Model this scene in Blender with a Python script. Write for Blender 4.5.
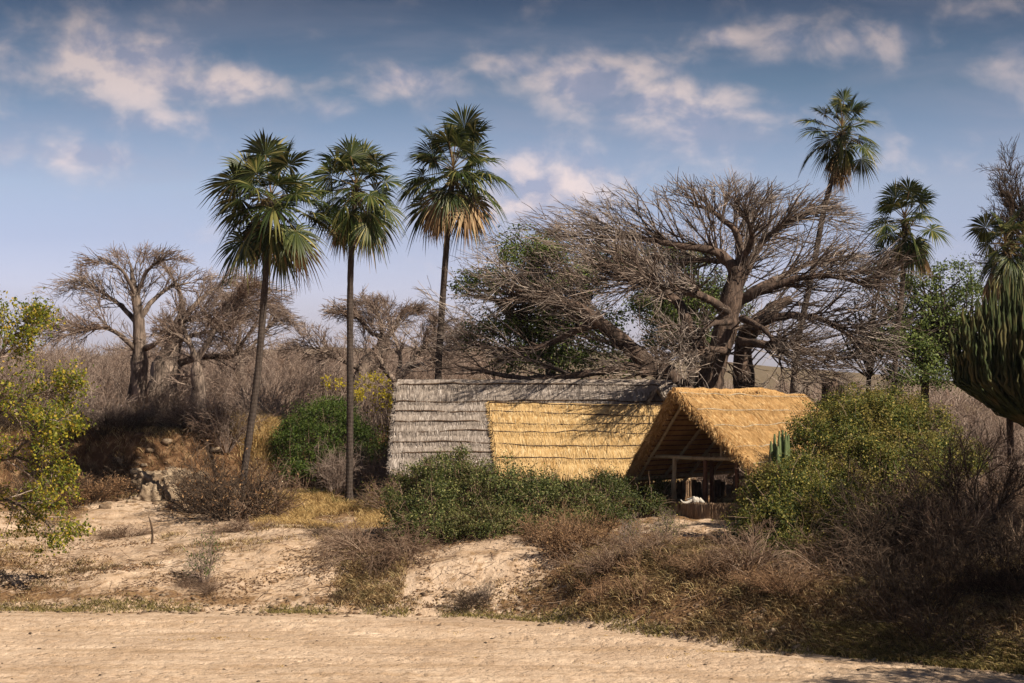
import bpy, math
import numpy as np
from mathutils import Vector

# ------------------------------------------------------------------ frame, camera, light
F = 2000.0          # focal length in pixels of the 1024 px wide frame
HOR = 390.0         # row of the horizon
EYE = 7.65          # camera height over the dry river bed
scene = bpy.context.scene
for o in list(bpy.data.objects):
    bpy.data.objects.remove(o)
COL = scene.collection

cam_d = bpy.data.cameras.new("camera")
cam_d.sensor_width = 36.0
cam_d.lens = 36.0 * F / 1024.0
cam_d.shift_y = (HOR - 341.5) / 1024.0
cam_d.clip_start = 0.5
cam_d.clip_end = 30000.0
cam = bpy.data.objects.new("camera", cam_d)
COL.objects.link(cam)
cam.location = (0, 0, EYE)
cam.rotation_euler = (math.pi / 2, 0, 0)
scene.camera = cam
scene.render.resolution_x = 1024
scene.render.resolution_y = 683

SUN_EL = math.radians(41)
SX, SY = 0.80, -0.60          # horizontal direction towards the sun
n_ = math.hypot(SX, SY); SX /= n_; SY /= n_
to_sun = Vector((SX * math.cos(SUN_EL), SY * math.cos(SUN_EL), math.sin(SUN_EL)))
sun_d = bpy.data.lights.new("sun", 'SUN')
sun_d.energy = 4.9
sun_d.angle = math.radians(0.53)
sun_d.color = (1.0, 0.86, 0.68)
sun = bpy.data.objects.new("sun", sun_d)
COL.objects.link(sun)
sun.rotation_euler = to_sun.to_track_quat('Z', 'Y').to_euler()
sun.location = (60, -40, 60)

vs = scene.view_settings
vs.view_transform = 'Standard'
vs.look = 'None'
vs.exposure = 0.62
vs.gamma = 1.0
vs.use_curve_mapping = False

world = bpy.data.worlds.new("World")
scene.world = world
world.use_nodes = True
SKY_STRENGTH = 0.085


class NT:
    """tiny helper to write node trees"""
    def __init__(s, tree):
        s.t = tree
        s.t.nodes.clear()

    def n(s, typ, **kw):
        nd = s.t.nodes.new(typ)
        for k, v in kw.items():
            setattr(nd, k, v)
        return nd

    def put(s, sock, v):
        if isinstance(v, bpy.types.NodeSocket):
            s.t.links.new(v, sock)
        elif v is not None:
            if isinstance(v, (tuple, list)) and len(v) == 3 and len(sock.default_value) == 4:
                v = tuple(v) + (1.0,)
            sock.default_value = v

    def m(s, op, a, b=None, c=None, clamp=False):
        nd = s.n('ShaderNodeMath', operation=op, use_clamp=clamp)
        s.put(nd.inputs[0], a); s.put(nd.inputs[1], b); s.put(nd.inputs[2], c)
        return nd.outputs[0]

    def mix(s, f, a, b, mode='MIX'):
        nd = s.n('ShaderNodeMix', data_type='RGBA', blend_type=mode)
        s.put(nd.inputs[0], f); s.put(nd.inputs[6], a); s.put(nd.inputs[7], b)
        return nd.outputs[2]

    def noise(s, vec, scale, detail=4, rough=0.55, dist=0.0):
        nd = s.n('ShaderNodeTexNoise')
        s.put(nd.inputs['Vector'], vec)
        nd.inputs['Scale'].default_value = scale
        nd.inputs['Detail'].default_value = detail
        nd.inputs['Roughness'].default_value = rough
        nd.inputs['Distortion'].default_value = dist
        return nd.outputs[0]

    def ramp(s, f, stops, interp='LINEAR'):
        nd = s.n('ShaderNodeValToRGB')
        nd.color_ramp.interpolation = interp
        e = nd.color_ramp.elements
        while len(e) < len(stops):
            e.new(0.5)
        for el, (p, c) in zip(e, stops):
            el.position = p
            el.color = tuple(c) + (1.0,) if len(c) == 3 else c
        s.put(nd.inputs[0], f)
        return nd.outputs[0]

    def mapr(s, v, a, b, c=0.0, d=1.0, smooth=False):
        nd = s.n('ShaderNodeMapRange')
        if smooth:
            nd.interpolation_type = 'SMOOTHSTEP'
        s.put(nd.inputs[0], v)
        for i, q in enumerate((a, b, c, d)):
            nd.inputs[i + 1].default_value = q
        return nd.outputs[0]

    def scalevec(s, vec, sc):
        nd = s.n('ShaderNodeMapping')
        s.put(nd.inputs[0], vec)
        nd.inputs['Scale'].default_value = sc
        return nd.outputs[0]


def build_world():
    w = NT(world.node_tree)
    out = w.n('ShaderNodeOutputWorld')
    bg = w.n('ShaderNodeBackground')
    w.t.links.new(bg.outputs[0], out.inputs[0])
    sky = w.n('ShaderNodeTexSky', sky_type='NISHITA')
    sky.sun_disc = False
    sky.sun_elevation = SUN_EL
    sky.sun_rotation = math.atan2(SX, SY)
    sky.air_density = 1.3
    sky.dust_density = 1.2
    sky.ozone_density = 2.0
    tc = w.n('ShaderNodeTexCoord')
    sep = w.n('ShaderNodeSeparateXYZ')
    w.t.links.new(tc.outputs['Generated'], sep.inputs[0])
    x, y, z = sep.outputs
    az = w.m('ARCTAN2', x, y)
    hyp = w.m('SQRT', w.m('ADD', w.m('MULTIPLY', x, x), w.m('MULTIPLY', y, y)))
    el = w.m('ARCTAN2', z, hyp)
    cmb = w.n('ShaderNodeCombineXYZ')
    w.put(cmb.inputs[0], az); w.put(cmb.inputs[1], el)
    ae = cmb.outputs[0]
    # the air: deeper and darker blue away from the horizon
    base = w.mix(1.0, sky.outputs[0],
                 w.ramp(w.m('DIVIDE', el, 0.5, clamp=True),
                        [(0.0, (0.33, 0.32, 0.53)), (0.10, (0.315, 0.31, 0.51)), (0.15, (0.25, 0.25, 0.40)),
                         (0.20, (0.235, 0.235, 0.335)), (0.30, (0.098, 0.12, 0.166)),
                         (0.385, (0.036, 0.047, 0.073)), (1.0, (0.042, 0.046, 0.058))]), 'MULTIPLY')
    base = w.mix(1.0, base, (3.0, 3.0, 3.0), 'MULTIPLY')
    # thin high veil, in long streaks
    veil = w.noise(w.scalevec(ae, (5.0, 22.0, 1.0)), 1.0, 5, 0.6, 0.4)
    veil = w.mapr(veil, 0.42, 0.72, 0.0, 0.40, True)
    base = w.mix(veil, base, w.mix(w.mapr(el, 0.08, 0.2), (3.9, 4.0, 5.2), (1.3, 1.4, 1.9)))
    # cumulus, brightest where their edges face the sun
    def P(px, row, rx, ry, s):
        a = (px - 512) / F; e = (HOR - row) / F
        return a, e, rx * 1.2 / F, ry * 1.15 / F, s
    blobs = [P(130, 75, 62, 38, .95), P(100, 58, 30, 22, .5), P(225, 90, 52, 17, .85), P(150, 126, 60, 14, .6), P(92, 162, 44, 13, .6),
             P(8, 160, 26, 12, .6), P(18, 72, 30, 30, .5), P(412, 84, 40, 15, .75), P(600, 82, 62, 24, .95), P(645, 100, 50, 24, .8),
             P(705, 118, 48, 28, .7), P(515, 68, 32, 12, .6), P(820, 48, 85, 20, .6), P(730, 44, 26, 10, .7), P(548, 190, 60, 36, .9),
             P(320, 112, 30, 9, .4), P(980, 20, 60, 18, .3), P(860, 165, 90, 14, .28), P(-90, 120, 70, 40, .8), P(1120, 90, 80, 40, .8),
             P(-250, 60, 90, 50, .8), P(1330, 160, 90, 40, .8)]
    mask = None
    warp = w.noise(w.scalevec(ae, (26, 26, 1)), 1.0, 3, 0.6)
    for a, e, rx, ry, s_ in blobs:
        dx = w.m('DIVIDE', w.m('SUBTRACT', az, a), rx)
        dy = w.m('DIVIDE', w.m('SUBTRACT', el, e), ry)
        q = w.m('ADD', w.m('MULTIPLY', dx, dx), w.m('MULTIPLY', dy, dy))
        g = w.m('MULTIPLY', w.m('EXPONENT', w.m('MULTIPLY', q, -0.75)), s_ * 1.08)
        mask = g if mask is None else w.m('MAXIMUM', mask, g)
    def dens(off):
        mp = w.n('ShaderNodeMapping')
        w.put(mp.inputs[0], ae)
        mp.inputs['Location'].default_value = off
        mp.inputs['Scale'].default_value = (30, 42, 1)
        return w.noise(mp.outputs[0], 1.0, 8, 0.55, 0.25)
    n1 = dens((0, 0, 0)); n2 = dens((-0.30, -0.42, 0))
    d = w.m('ADD', w.m('MULTIPLY', mask, 0.62), w.m('SUBTRACT', n1, 0.5))
    alpha = w.mapr(d, 0.04, 0.66, 0.0, 0.95, True)
    lit = w.mapr(w.m('SUBTRACT', n1, n2), -0.10, 0.12, 0.0, 1.0)
    ccol = w.mix(lit, (3.0, 3.2, 4.4), (6.8, 5.7, 5.6))
    dark = w.mapr(el, 0.12, 0.20, 1.0, 0.45)
    ccol = w.mix(1.0, ccol, dark, 'MULTIPLY')
    base = w.mix(alpha, base, ccol)
    w.put(bg.inputs[0], base)
    bg.inputs[1].default_value = SKY_STRENGTH


build_world()

# ------------------------------------------------------------------ helpers
rng = np.random.default_rng(7)


def at(px, row, d):
    return np.array([(px - 512) / F * d, d, EYE + (HOR - row) / F * d])


def nrm(v):
    return v / np.maximum(np.linalg.norm(v, axis=-1, keepdims=True), 1e-9)


def _hash(ix, iy, seed):
    h = (ix * 374761393 + iy * 668265263 + seed * 974634777) & 0xFFFFFFFF
    h = ((h ^ (h >> 13)) * 1274126177) & 0xFFFFFFFF
    return ((h ^ (h >> 16)) & 0xFFFF) / 65535.0


def vnoise(x, y, seed=0):
    x = np.asarray(x, float); y = np.asarray(y, float)
    ix = np.floor(x).astype(np.int64); iy = np.floor(y).astype(np.int64)
    fx = x - ix; fy = y - iy
    fx = fx * fx * (3 - 2 * fx); fy = fy * fy * (3 - 2 * fy)
    a = _hash(ix, iy, seed); b = _hash(ix + 1, iy, seed); c = _hash(ix, iy + 1, seed); d = _hash(ix + 1, iy + 1, seed)
    return (a + (b - a) * fx) * (1 - fy) + (c + (d - c) * fx) * fy - 0.5


def fbm(x, y, oct=4, seed=0, gain=0.5):
    s = 0; a = 1.0
    for i in range(oct):
        s = s + a * vnoise(x * 2 ** i, y * 2 ** i, seed + i * 17)
        a *= gain
    return s


class MB:
    """collects quads and triangles and links them as one mesh object"""
    def __init__(s):
        s.V = []; s.Q = []; s.T = []; s.nv = 0

    def add(s, V, Q=None, T=None):
        V = np.asarray(V, float).reshape(-1, 3)
        if Q is not None and len(Q):
            s.Q.append(np.asarray(Q, np.int64).reshape(-1, 4) + s.nv)
        if T is not None and len(T):
            s.T.append(np.asarray(T, np.int64).reshape(-1, 3) + s.nv)
        s.V.append(V); s.nv += len(V)
        return s

    def mesh(s, name, mat, smooth=True, origin=(0, 0, 0)):
        V = np.concatenate(s.V) - np.asarray(origin, float)
        Q = np.concatenate(s.Q) if s.Q else np.zeros((0, 4), np.int64)
        T = np.concatenate(s.T) if s.T else np.zeros((0, 3), np.int64)
        me = bpy.data.meshes.new(name)
        me.vertices.add(len(V))
        me.vertices.foreach_set('co', V.astype(np.float32).ravel())
        loops = np.concatenate([Q.ravel(), T.ravel()]).astype(np.int32)
        me.loops.add(len(loops))
        me.loops.foreach_set('vertex_index', loops)
        starts = np.concatenate([np.arange(len(Q)) * 4, len(Q) * 4 + np.arange(len(T)) * 3]).astype(np.int32)
        me.polygons.add(len(starts))
        me.polygons.foreach_set('loop_start', starts)
        me.polygons.foreach_set('use_smooth', np.full(len(starts), smooth, bool))
        me.update(calc_edges=True)
        me.validate(verbose=False)
        if mat:
            me.materials.append(mat)
        return me

    def build(s, name, mat, parent=None, smooth=True):
        origin = parent['_o'] if parent is not None and '_o' in parent else (0, 0, 0)
        o = bpy.data.objects.new(name, s.mesh(name, mat, smooth, origin))
        COL.objects.link(o)
        if parent is not None:
            o.parent = parent
            o['_o'] = list(origin)
        return o


def tag(o, label=None, cat=None, group=None, kind=None):
    if label: o['label'] = label
    if cat: o['category'] = cat
    if group: o['group'] = group
    if kind: o['kind'] = kind
    return o


def thing(name, loc, label, cat, group=None):
    o = bpy.data.objects.new(name, None)
    o.empty_display_size = 0.3
    COL.objects.link(o)
    o.location = tuple(float(q) for q in loc)
    o['_o'] = [float(q) for q in loc]
    return tag(o, label, cat, group)


def solo(mb, name, mat, loc, label, cat, group=None, smooth=True):
    """a thing that is one mesh, its origin at its base"""
    o = bpy.data.objects.new(name, mb.mesh(name, mat, smooth, loc))
    COL.objects.link(o)
    o.location = tuple(float(q) for q in loc)
    return tag(o, label, cat, group)


def copy_thing(o, loc, rz, sc, label, group=None):
    c = o.copy(); COL.objects.link(c)
    c.location = tuple(float(q) for q in loc); c.rotation_euler = (0, 0, rz)
    c.scale = sc if isinstance(sc, (tuple, list)) else (sc, sc, sc)
    c['label'] = label
    if group: c['group'] = group
    for ch in list(o.children):
        d = ch.copy(); COL.objects.link(d); d.parent = c
    return c


def tubes(mb, P, R, sides=3, caps=False):
    """P (n,k,3) polylines, R (n,k) radii"""
    P = np.asarray(P, float); R = np.asarray(R, float)
    if len(P) == 0:
        return
    n, k, _ = P.shape
    T = np.empty_like(P)
    T[:, 1:-1] = P[:, 2:] - P[:, :-2]
    T[:, 0] = P[:, 1] - P[:, 0]; T[:, -1] = P[:, -1] - P[:, -2]
    T = nrm(T)
    mean = nrm(P[:, -1] - P[:, 0])
    ref = np.where(np.abs(mean[:, 2:3]) > 0.8, np.array([[1.0, 0, 0]]), np.array([[0, 0, 1.0]]))
    U = nrm(np.cross(T, ref[:, None, :])); W = np.cross(T, U)
    a = np.arange(sides) / sides * 2 * np.pi
    V = P[:, :, None] + R[:, :, None, None] * (np.cos(a)[None, None, :, None] * U[:, :, None] + np.sin(a)[None, None, :, None] * W[:, :, None])
    base = (np.arange(n) * k * sides)[:, None, None]
    i = np.arange(k - 1)[None, :, None]; j = np.arange(sides)[None, None, :]
    j2 = (j + 1) % sides
    q = np.stack([base + i * sides + j, base + i * sides + j2, base + (i + 1) * sides + j2, base + (i + 1) * sides + j], -1)
    mb.add(V, q.reshape(-1, 4))
    if caps:
        for e, idx in ((0, 0), (1, k - 1)):
            C = P[:, idx]
            ring = V[:, idx]
            VV = np.concatenate([C[:, None], ring], 1)
            b = (np.arange(n) * (sides + 1))[:, None]
            jj = np.arange(sides)[None]
            if e:
                t = np.stack([b + 0 * jj, b + 1 + jj, b + 1 + (jj + 1) % sides], -1)
            else:
                t = np.stack([b + 0 * jj, b + 1 + (jj + 1) % sides, b + 1 + jj], -1)
            mb.add(VV, None, t.reshape(-1, 3))


def pole(mb, a, b, r0, r1=None, sides=8, k=5, wob=0.0, r=None):
    a = np.asarray(a, float); b = np.asarray(b, float)
    r1 = r0 if r1 is None else r1
    t = np.linspace(0, 1, k)[:, None]
    P = a + (b - a) * t
    if wob:
        P[1:-1] += rng.normal(0, wob, (k - 2, 3))
    tubes(mb, P[None], (r0 + (r1 - r0) * t[:, 0])[None], sides, caps=True)


def smooth_line(pts, rad, k):
    """Catmull-Rom through pts, k samples"""
    pts = np.asarray(pts, float); rad = np.asarray(rad, float)
    m = len(pts)
    Q = np.concatenate([[2 * pts[0] - pts[1]], pts, [2 * pts[-1] - pts[-2]]])
    t = np.linspace(0, m - 1 - 1e-6, k)
    i = np.floor(t).astype(int); f = (t - i)[:, None]
    p0, p1, p2, p3 = Q[i], Q[i + 1], Q[i + 2], Q[i + 3]
    P = 0.5 * (2 * p1 + (p2 - p0) * f + (2 * p0 - 5 * p1 + 4 * p2 - p3) * f ** 2 + (3 * p1 - p0 - 3 * p2 + p3) * f ** 3)
    R = np.interp(t, np.arange(m), rad)
    return P, R


def grow(g, S, D, L, R0, k, wander=0.15, trop=(0, 0, 0), rend=0.35):
    n = len(S)
    P = np.empty((n, k, 3)); P[:, 0] = S
    d = nrm(D); step = (L / (k - 1))[:, None]
    tr = np.asarray(trop, float)
    for i in range(1, k):
        d = nrm(d + g.normal(0, wander, (n, 3)) + tr)
        P[:, i] = P[:, i - 1] + d * step
    R = R0[:, None] * np.linspace(1, rend, k)[None]
    return P, R


def spawn(g, P, R, L, n, t0, t1, a0, a1, q0, q1, rr=0.6, bias=None, bw=0.3, rmin=0.008):
    """n children on the polylines P, chosen by length"""
    w = L / L.sum()
    idx = g.choice(len(P), n, p=w)
    t = g.uniform(t0, t1, n) * (P.shape[1] - 1 - 1e-6)
    i = np.floor(t).astype(int); f = (t - i)[:, None]
    A = P[idx, i]; B = P[idx, i + 1]
    S = A + (B - A) * f
    T = nrm(B - A)
    N = nrm(np.cross(T, g.normal(size=(n, 3))))
    ang = g.uniform(a0, a1, n)[:, None]
    D = np.cos(ang) * T + np.sin(ang) * N
    if bias is not None:
        bb = bias(S) if callable(bias) else np.asarray(bias, float)
        D = D + bw * bb
    D = nrm(D)
    CL = L[idx] * g.uniform(q0, q1, n) * (1.15 - 0.5 * t / (P.shape[1] - 1))
    CR = np.maximum(R[idx, i] * rr, rmin)
    return S, D, CL, CR


def leaves(mb, g, C, N, size, aspect=0.5, jit=0.35, droop=0.0):
    """diamond leaves, C centres, N normals"""
    n = len(C)
    N = nrm(N)
    T = nrm(np.cross(N, g.normal(size=(n, 3))))
    if droop:
        T = nrm(T + np.array([0, 0, -droop]))
    B = np.cross(N, T)
    s = size * g.uniform(1 - jit, 1 + jit, n)[:, None]
    mid = N * s * 0.10
    V = np.stack([C - T * s * 0.5, C + B * s * aspect * 0.5 + mid - T * s * 0.05, C + T * s * 0.5, C - B * s * aspect * 0.5 + mid - T * s * 0.05], 1)
    q = np.arange(n)[:, None] * 4 + np.array([[0, 1, 2, 3]])
    mb.add(V, q)


def lobed_points(g, lobes, n, lo=0.62, hi=1.05, zmin=-0.35, keep=0.72):
    """points on the outside of a union of ellipsoids, returns point, outward normal, lobe centre"""
    L = np.array(lobes, float)
    w = L[:, 3] * L[:, 4] + L[:, 4] * L[:, 5] + L[:, 3] * L[:, 5]
    out = []; outn = []; outc = []; got = 0
    while got < n:
        m = n * 2
        i = g.choice(len(L), m, p=w / w.sum())
        d = nrm(g.normal(size=(m, 3)))
        d = d[:]; ok = d[:, 2] > zmin
        r = lo + (hi - lo) * g.uniform(0, 1, m) ** 0.6
        P = L[i, :3] + d * L[i, 3:6] * r[:, None]
        for j in range(len(L)):
            e = (P - L[j, :3]) / L[j, 3:6]
            ok &= ~((np.linalg.norm(e, axis=1) < keep) & (i != j))
        out.append(P[ok]); outn.append(nrm(d / L[i, 3:6])[ok]); outc.append(L[i, :3][ok]); got += ok.sum()
    return np.concatenate(out)[:n], np.concatenate(outn)[:n], np.concatenate(outc)[:n]


# ------------------------------------------------------------------ materials
MATS = {}


def mat(name):
    m = bpy.data.materials.new(name)
    m.use_nodes = True
    MATS[name] = m
    return m, NT(m.node_tree)


def finish(w, col, rough=0.85, bump=None, bstr=0.3, bdist=0.02, transl=0.0, tcol=None, spec=0.25):
    out = w.n('ShaderNodeOutputMaterial')
    p = w.n('ShaderNodeBsdfPrincipled')
    w.put(p.inputs['Base Color'], col)
    w.put(p.inputs['Roughness'], rough)
    p.inputs['Specular IOR Level'].default_value = spec
    if bump is not None:
        b = w.n('ShaderNodeBump')
        b.inputs['Strength'].default_value = bstr
        b.inputs['Distance'].default_value = bdist
        w.put(b.inputs['Height'], bump)
        w.t.links.new(b.outputs[0], p.inputs['Normal'])
    sh = p.outputs[0]
    if transl > 0:
        t = w.n('ShaderNodeBsdfTranslucent')
        w.put(t.inputs[0], tcol if tcol is not None else col)
        mx = w.n('ShaderNodeMixShader')
        mx.inputs[0].default_value = transl
        w.t.links.new(sh, mx.inputs[1]); w.t.links.new(t.outputs[0], mx.inputs[2])
        sh = mx.outputs[0]
    w.t.links.new(sh, out.inputs[0])


def leaf_mat(name, stops, transl=0.3, rough=0.55, patch=None, pscale=0.6, pa=0.5, pb=0.65):
    m, w = mat(name)
    geo = w.n('ShaderNodeNewGeometry')
    col = w.ramp(geo.outputs['Random Per Island'], stops)
    if patch:
        tc = w.n('ShaderNodeTexCoord')
        nz = w.noise(tc.outputs['Object'], pscale, 3, 0.6)
        col = w.mix(w.mapr(nz, pa, pb), col, w.mix(w.m('MULTIPLY', geo.outputs['Random Per Island'], 0.6), patch, col))
        n5 = w.noise(tc.outputs['Object'], 2.2, 3, 0.6)
        col = w.mix(w.mapr(n5, 0.46, 0.58, 0, .8), col, w.mix(1.0, col, (0.58, 0.66, 0.58), 'MULTIPLY'))
    finish(w, col, rough, transl=transl, spec=0.3)
    return m


def bark_mat(name, a, b, c=None, scale=6.0, stretch=(1, 1, 0.35), bump=0.5, rough=0.9):
    m, w = mat(name)
    tc = w.n('ShaderNodeTexCoord')
    v = w.scalevec(tc.outputs['Object'], stretch)
    n1 = w.noise(v, scale, 6, 0.65)
    n2 = w.noise(tc.outputs['Object'], scale * 0.22, 3, 0.5)
    col = w.ramp(n1, [(0.38, a), (0.62, b)])
    n3 = w.noise(w.scalevec(v, (2.4, 2.4, 0.5)), scale * 1.7, 4, 0.6)
    col = w.mix(w.mapr(n3, 0.52, 0.62, 0, 0.7), col, a)
    if c:
        col = w.mix(w.mapr(n2, 0.48, 0.66), col, c)
    finish(w, col, rough, w.m('SUBTRACT', n1, w.m('MULTIPLY', n3, 0.5)), min(1.0, bump * 1.6), 0.14)
    return m


def twig_mat(name, stops, rough=0.9):
    m, w = mat(name)
    geo = w.n('ShaderNodeNewGeometry')
    tc = w.n('ShaderNodeTexCoord')
    nz = w.noise(tc.outputs['Object'], 0.35, 3, 0.6)
    c = w.ramp(geo.outputs['Random Per Island'], stops)
    finish(w, w.mix(w.mapr(nz, 0.45, 0.62, 0, 0.75), c, w.mix(1.0, c, (0.55, 0.45, 0.38), 'MULTIPLY')), rough)
    return m


BAOBAB = bark_mat('baobab_bark', (0.026, 0.018, 0.015), (0.17, 0.12, 0.095), (0.075, 0.054, 0.044), 2.6)
BAOBAB_PALE = bark_mat('pale_baobab_bark', (0.045, 0.034, 0.029), (0.34, 0.27, 0.225), (0.12, 0.092, 0.078), 2.0)
TWIG_BAOBAB = twig_mat('baobab_twigs', [(0, (0.055, 0.045, 0.040)), (0.5, (0.19, 0.158, 0.142)), (0.85, (0.36, 0.31, 0.28)), (1, (0.56, 0.49, 0.44))])
BARK_DARK = bark_mat('dark_bark', (0.035, 0.027, 0.022), (0.13, 0.10, 0.08), None, 8.0)
TWIG_DRY = twig_mat('dry_twigs', [(0, (0.10, 0.062, 0.042)), (0.5, (0.21, 0.14, 0.10)), (1, (0.38, 0.29, 0.22))])
TWIG_GREY = twig_mat('grey_twigs', [(0, (0.14, 0.10, 0.085)), (0.5, (0.26, 0.20, 0.17)), (1, (0.44, 0.36, 0.31))])
TWIG_RUST = twig_mat('rusty_twigs', [(0, (0.08, 0.045, 0.028)), (0.5, (0.20, 0.125, 0.075)), (1, (0.40, 0.27, 0.17))])
TWIG_DARK = twig_mat('dark_twigs', [(0, (0.025, 0.018, 0.014)), (0.6, (0.065, 0.045, 0.033)), (1, (0.15, 0.11, 0.08))])
G_PALM = leaf_mat('palm_leaf', [(0, (0.016, 0.026, 0.009)), (0.55, (0.036, 0.055, 0.015)), (0.82, (0.10, 0.115, 0.034)), (1, (0.30, 0.27, 0.10))], 0.22, 0.42)
DEAD_PALM = leaf_mat('dead_palm_leaf', [(0, (0.12, 0.07, 0.035)), (0.5, (0.28, 0.18, 0.095)), (1, (0.46, 0.34, 0.20))], 0.12, 0.8)
PETIOLE = twig_mat('palm_stalk', [(0, (0.07, 0.06, 0.028)), (0.6, (0.17, 0.15, 0.065)), (1, (0.20, 0.12, 0.06))], 0.6)
G_SCRAMBLE = leaf_mat('scrambling_bush_leaf', [(0, (0.036, 0.052, 0.016)), (0.5, (0.085, 0.108, 0.030)), (0.85, (0.19, 0.205, 0.060)), (1, (0.40, 0.34, 0.16))], 0.25, 0.6,
                      (0.14, 0.125, 0.05), 0.5, 0.52, 0.62)
G_FRESH = leaf_mat('fresh_leaf', [(0, (0.035, 0.062, 0.012)), (0.6, (0.075, 0.125, 0.022)), (1, (0.16, 0.21, 0.04))], 0.3, 0.6)
G_DARK = leaf_mat('dark_leaf', [(0, (0.024, 0.036, 0.011)), (0.6, (0.060, 0.078, 0.020)), (1, (0.15, 0.165, 0.045))], 0.22, 0.6)
G_OLIVE = leaf_mat('olive_leaf', [(0, (0.036, 0.056, 0.015)), (0.45, (0.095, 0.122, 0.026)), (0.8, (0.24, 0.225, 0.048)), (1, (0.46, 0.36, 0.095))], 0.28, 0.6,
                   (0.24, 0.18, 0.052), 0.75, 0.50, 0.62)
G_MID = leaf_mat('tree_leaf', [(0, (0.050, 0.080, 0.022)), (0.6, (0.11, 0.155, 0.038)), (1, (0.22, 0.26, 0.07))], 0.3, 0.6)
G_YELLOW = leaf_mat('yellow_green_leaf', [(0, (0.055, 0.080, 0.012)), (0.5, (0.16, 0.19, 0.022)), (0.85, (0.40, 0.36, 0.032)), (1, (0.52, 0.34, 0.06))], 0.40, 0.6)
L_YELLOW = leaf_mat('yellow_leaf', [(0, (0.30, 0.26, 0.02)), (1, (0.62, 0.50, 0.04))], 0.4, 0.6)
L_BROWN = leaf_mat('brown_leaf', [(0, (0.08, 0.042, 0.022)), (0.5, (0.19, 0.105, 0.052)), (1, (0.38, 0.24, 0.125))], 0.2, 0.8)
L_LITTER = leaf_mat('fallen_leaf', [(0, (0.07, 0.038, 0.020)), (0.5, (0.18, 0.10, 0.050)), (1, (0.38, 0.26, 0.15))], 0.05, 0.9)
GR_STRAW = leaf_mat('straw_grass', [(0, (0.28, 0.18, 0.07)), (0.6, (0.50, 0.35, 0.15)), (1, (0.70, 0.54, 0.27))], 0.25, 0.8)
GR_BROWN = leaf_mat('brown_grass', [(0, (0.08, 0.045, 0.020)), (0.45, (0.24, 0.15, 0.065)), (1, (0.68, 0.52, 0.29))], 0.2, 0.8, (0.06, 0.036, 0.018), 0.45, 0.48, 0.60)
GR_GREEN = leaf_mat('green_grass', [(0, (0.08, 0.075, 0.028)), (0.6, (0.20, 0.17, 0.055)), (1, (0.42, 0.33, 0.13))], 0.25, 0.7)

# thatch: streaks run down the slope through the straws themselves, the mat below is uneven
def thatch_mat(name, stops, a, b):
    m, w = mat(name)
    geo = w.n('ShaderNodeNewGeometry')
    tc = w.n('ShaderNodeTexCoord')
    n1 = w.noise(w.scalevec(tc.outputs['Object'], (9, 3, 1.1)), 1.0, 5, 0.7)
    n2 = w.noise(tc.outputs['Object'], 1.1, 5, 0.7)
    col = w.ramp(geo.outputs['Random Per Island'], stops)
    col = w.mix(w.mapr(n1, 0.44, 0.58), col, w.mix(0.75, col, a))
    col = w.mix(w.mapr(n2, 0.44, 0.62), col, w.mix(0.85, col, b))
    finish(w, col, 0.85, n1, 0.7, 0.03, spec=0.2)
    return m


T_GREY = thatch_mat('grey_thatch', [(0, (0.16, 0.135, 0.12)), (0.35, (0.30, 0.26, 0.235)), (0.75, (0.44, 0.39, 0.355)), (1, (0.62, 0.565, 0.52))], (0.13, 0.105, 0.09), (0.32, 0.275, 0.24))
T_GOLD = thatch_mat('straw_thatch', [(0, (0.34, 0.21, 0.09)), (0.4, (0.57, 0.40, 0.19)), (0.8, (0.72, 0.54, 0.29)), (1, (0.82, 0.68, 0.43))], (0.44, 0.27, 0.10), (0.56, 0.39, 0.185))
T_AMBER = thatch_mat('amber_thatch', [(0, (0.28, 0.155, 0.060)), (0.4, (0.48, 0.30, 0.13)), (0.8, (0.62, 0.425, 0.20)), (1, (0.74, 0.56, 0.32))], (0.32, 0.17, 0.06), (0.44, 0.27, 0.115))
WOOD_DARK = bark_mat('dark_pole', (0.045, 0.030, 0.022), (0.14, 0.095, 0.065), None, 9.0, (1, 1, 0.3), 0.3)
WOOD_POLE = bark_mat('peeled_pole', (0.26, 0.19, 0.11), (0.48, 0.37, 0.24), (0.34, 0.29, 0.19), 7.0, (1, 1, 0.25), 0.3)
WOOD_RED = bark_mat('red_brown_post', (0.10, 0.045, 0.028), (0.22, 0.11, 0.065), None, 7.0, (1, 1, 0.25), 0.3)
WOOD_GREY = bark_mat('weathered_wood', (0.10, 0.082, 0.070), (0.34, 0.285, 0.245), (0.22, 0.17, 0.14), 8.0, (1, 1, 0.2), 0.6)
REED = bark_mat('reed_wall', (0.12, 0.075, 0.045), (0.36, 0.25, 0.165), (0.22, 0.16, 0.12), 9.0, (1, 1, 0.3), 0.6)
BONE = bark_mat('bleached_bone', (0.40, 0.37, 0.33), (0.66, 0.63, 0.58), None, 9.0, (1, 1, 1), 0.2, 0.6)
CACTUS = bark_mat('succulent_stem', (0.018, 0.028, 0.010), (0.050, 0.070, 0.022), (0.095, 0.085, 0.035), 5.0, (1, 1, 0.4), 0.2, 0.85)
CACTUS_LIT = bark_mat('young_succulent_stem', (0.085, 0.12, 0.048), (0.15, 0.19, 0.085), None, 5.0, (1, 1, 0.4), 0.2, 0.6)


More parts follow.
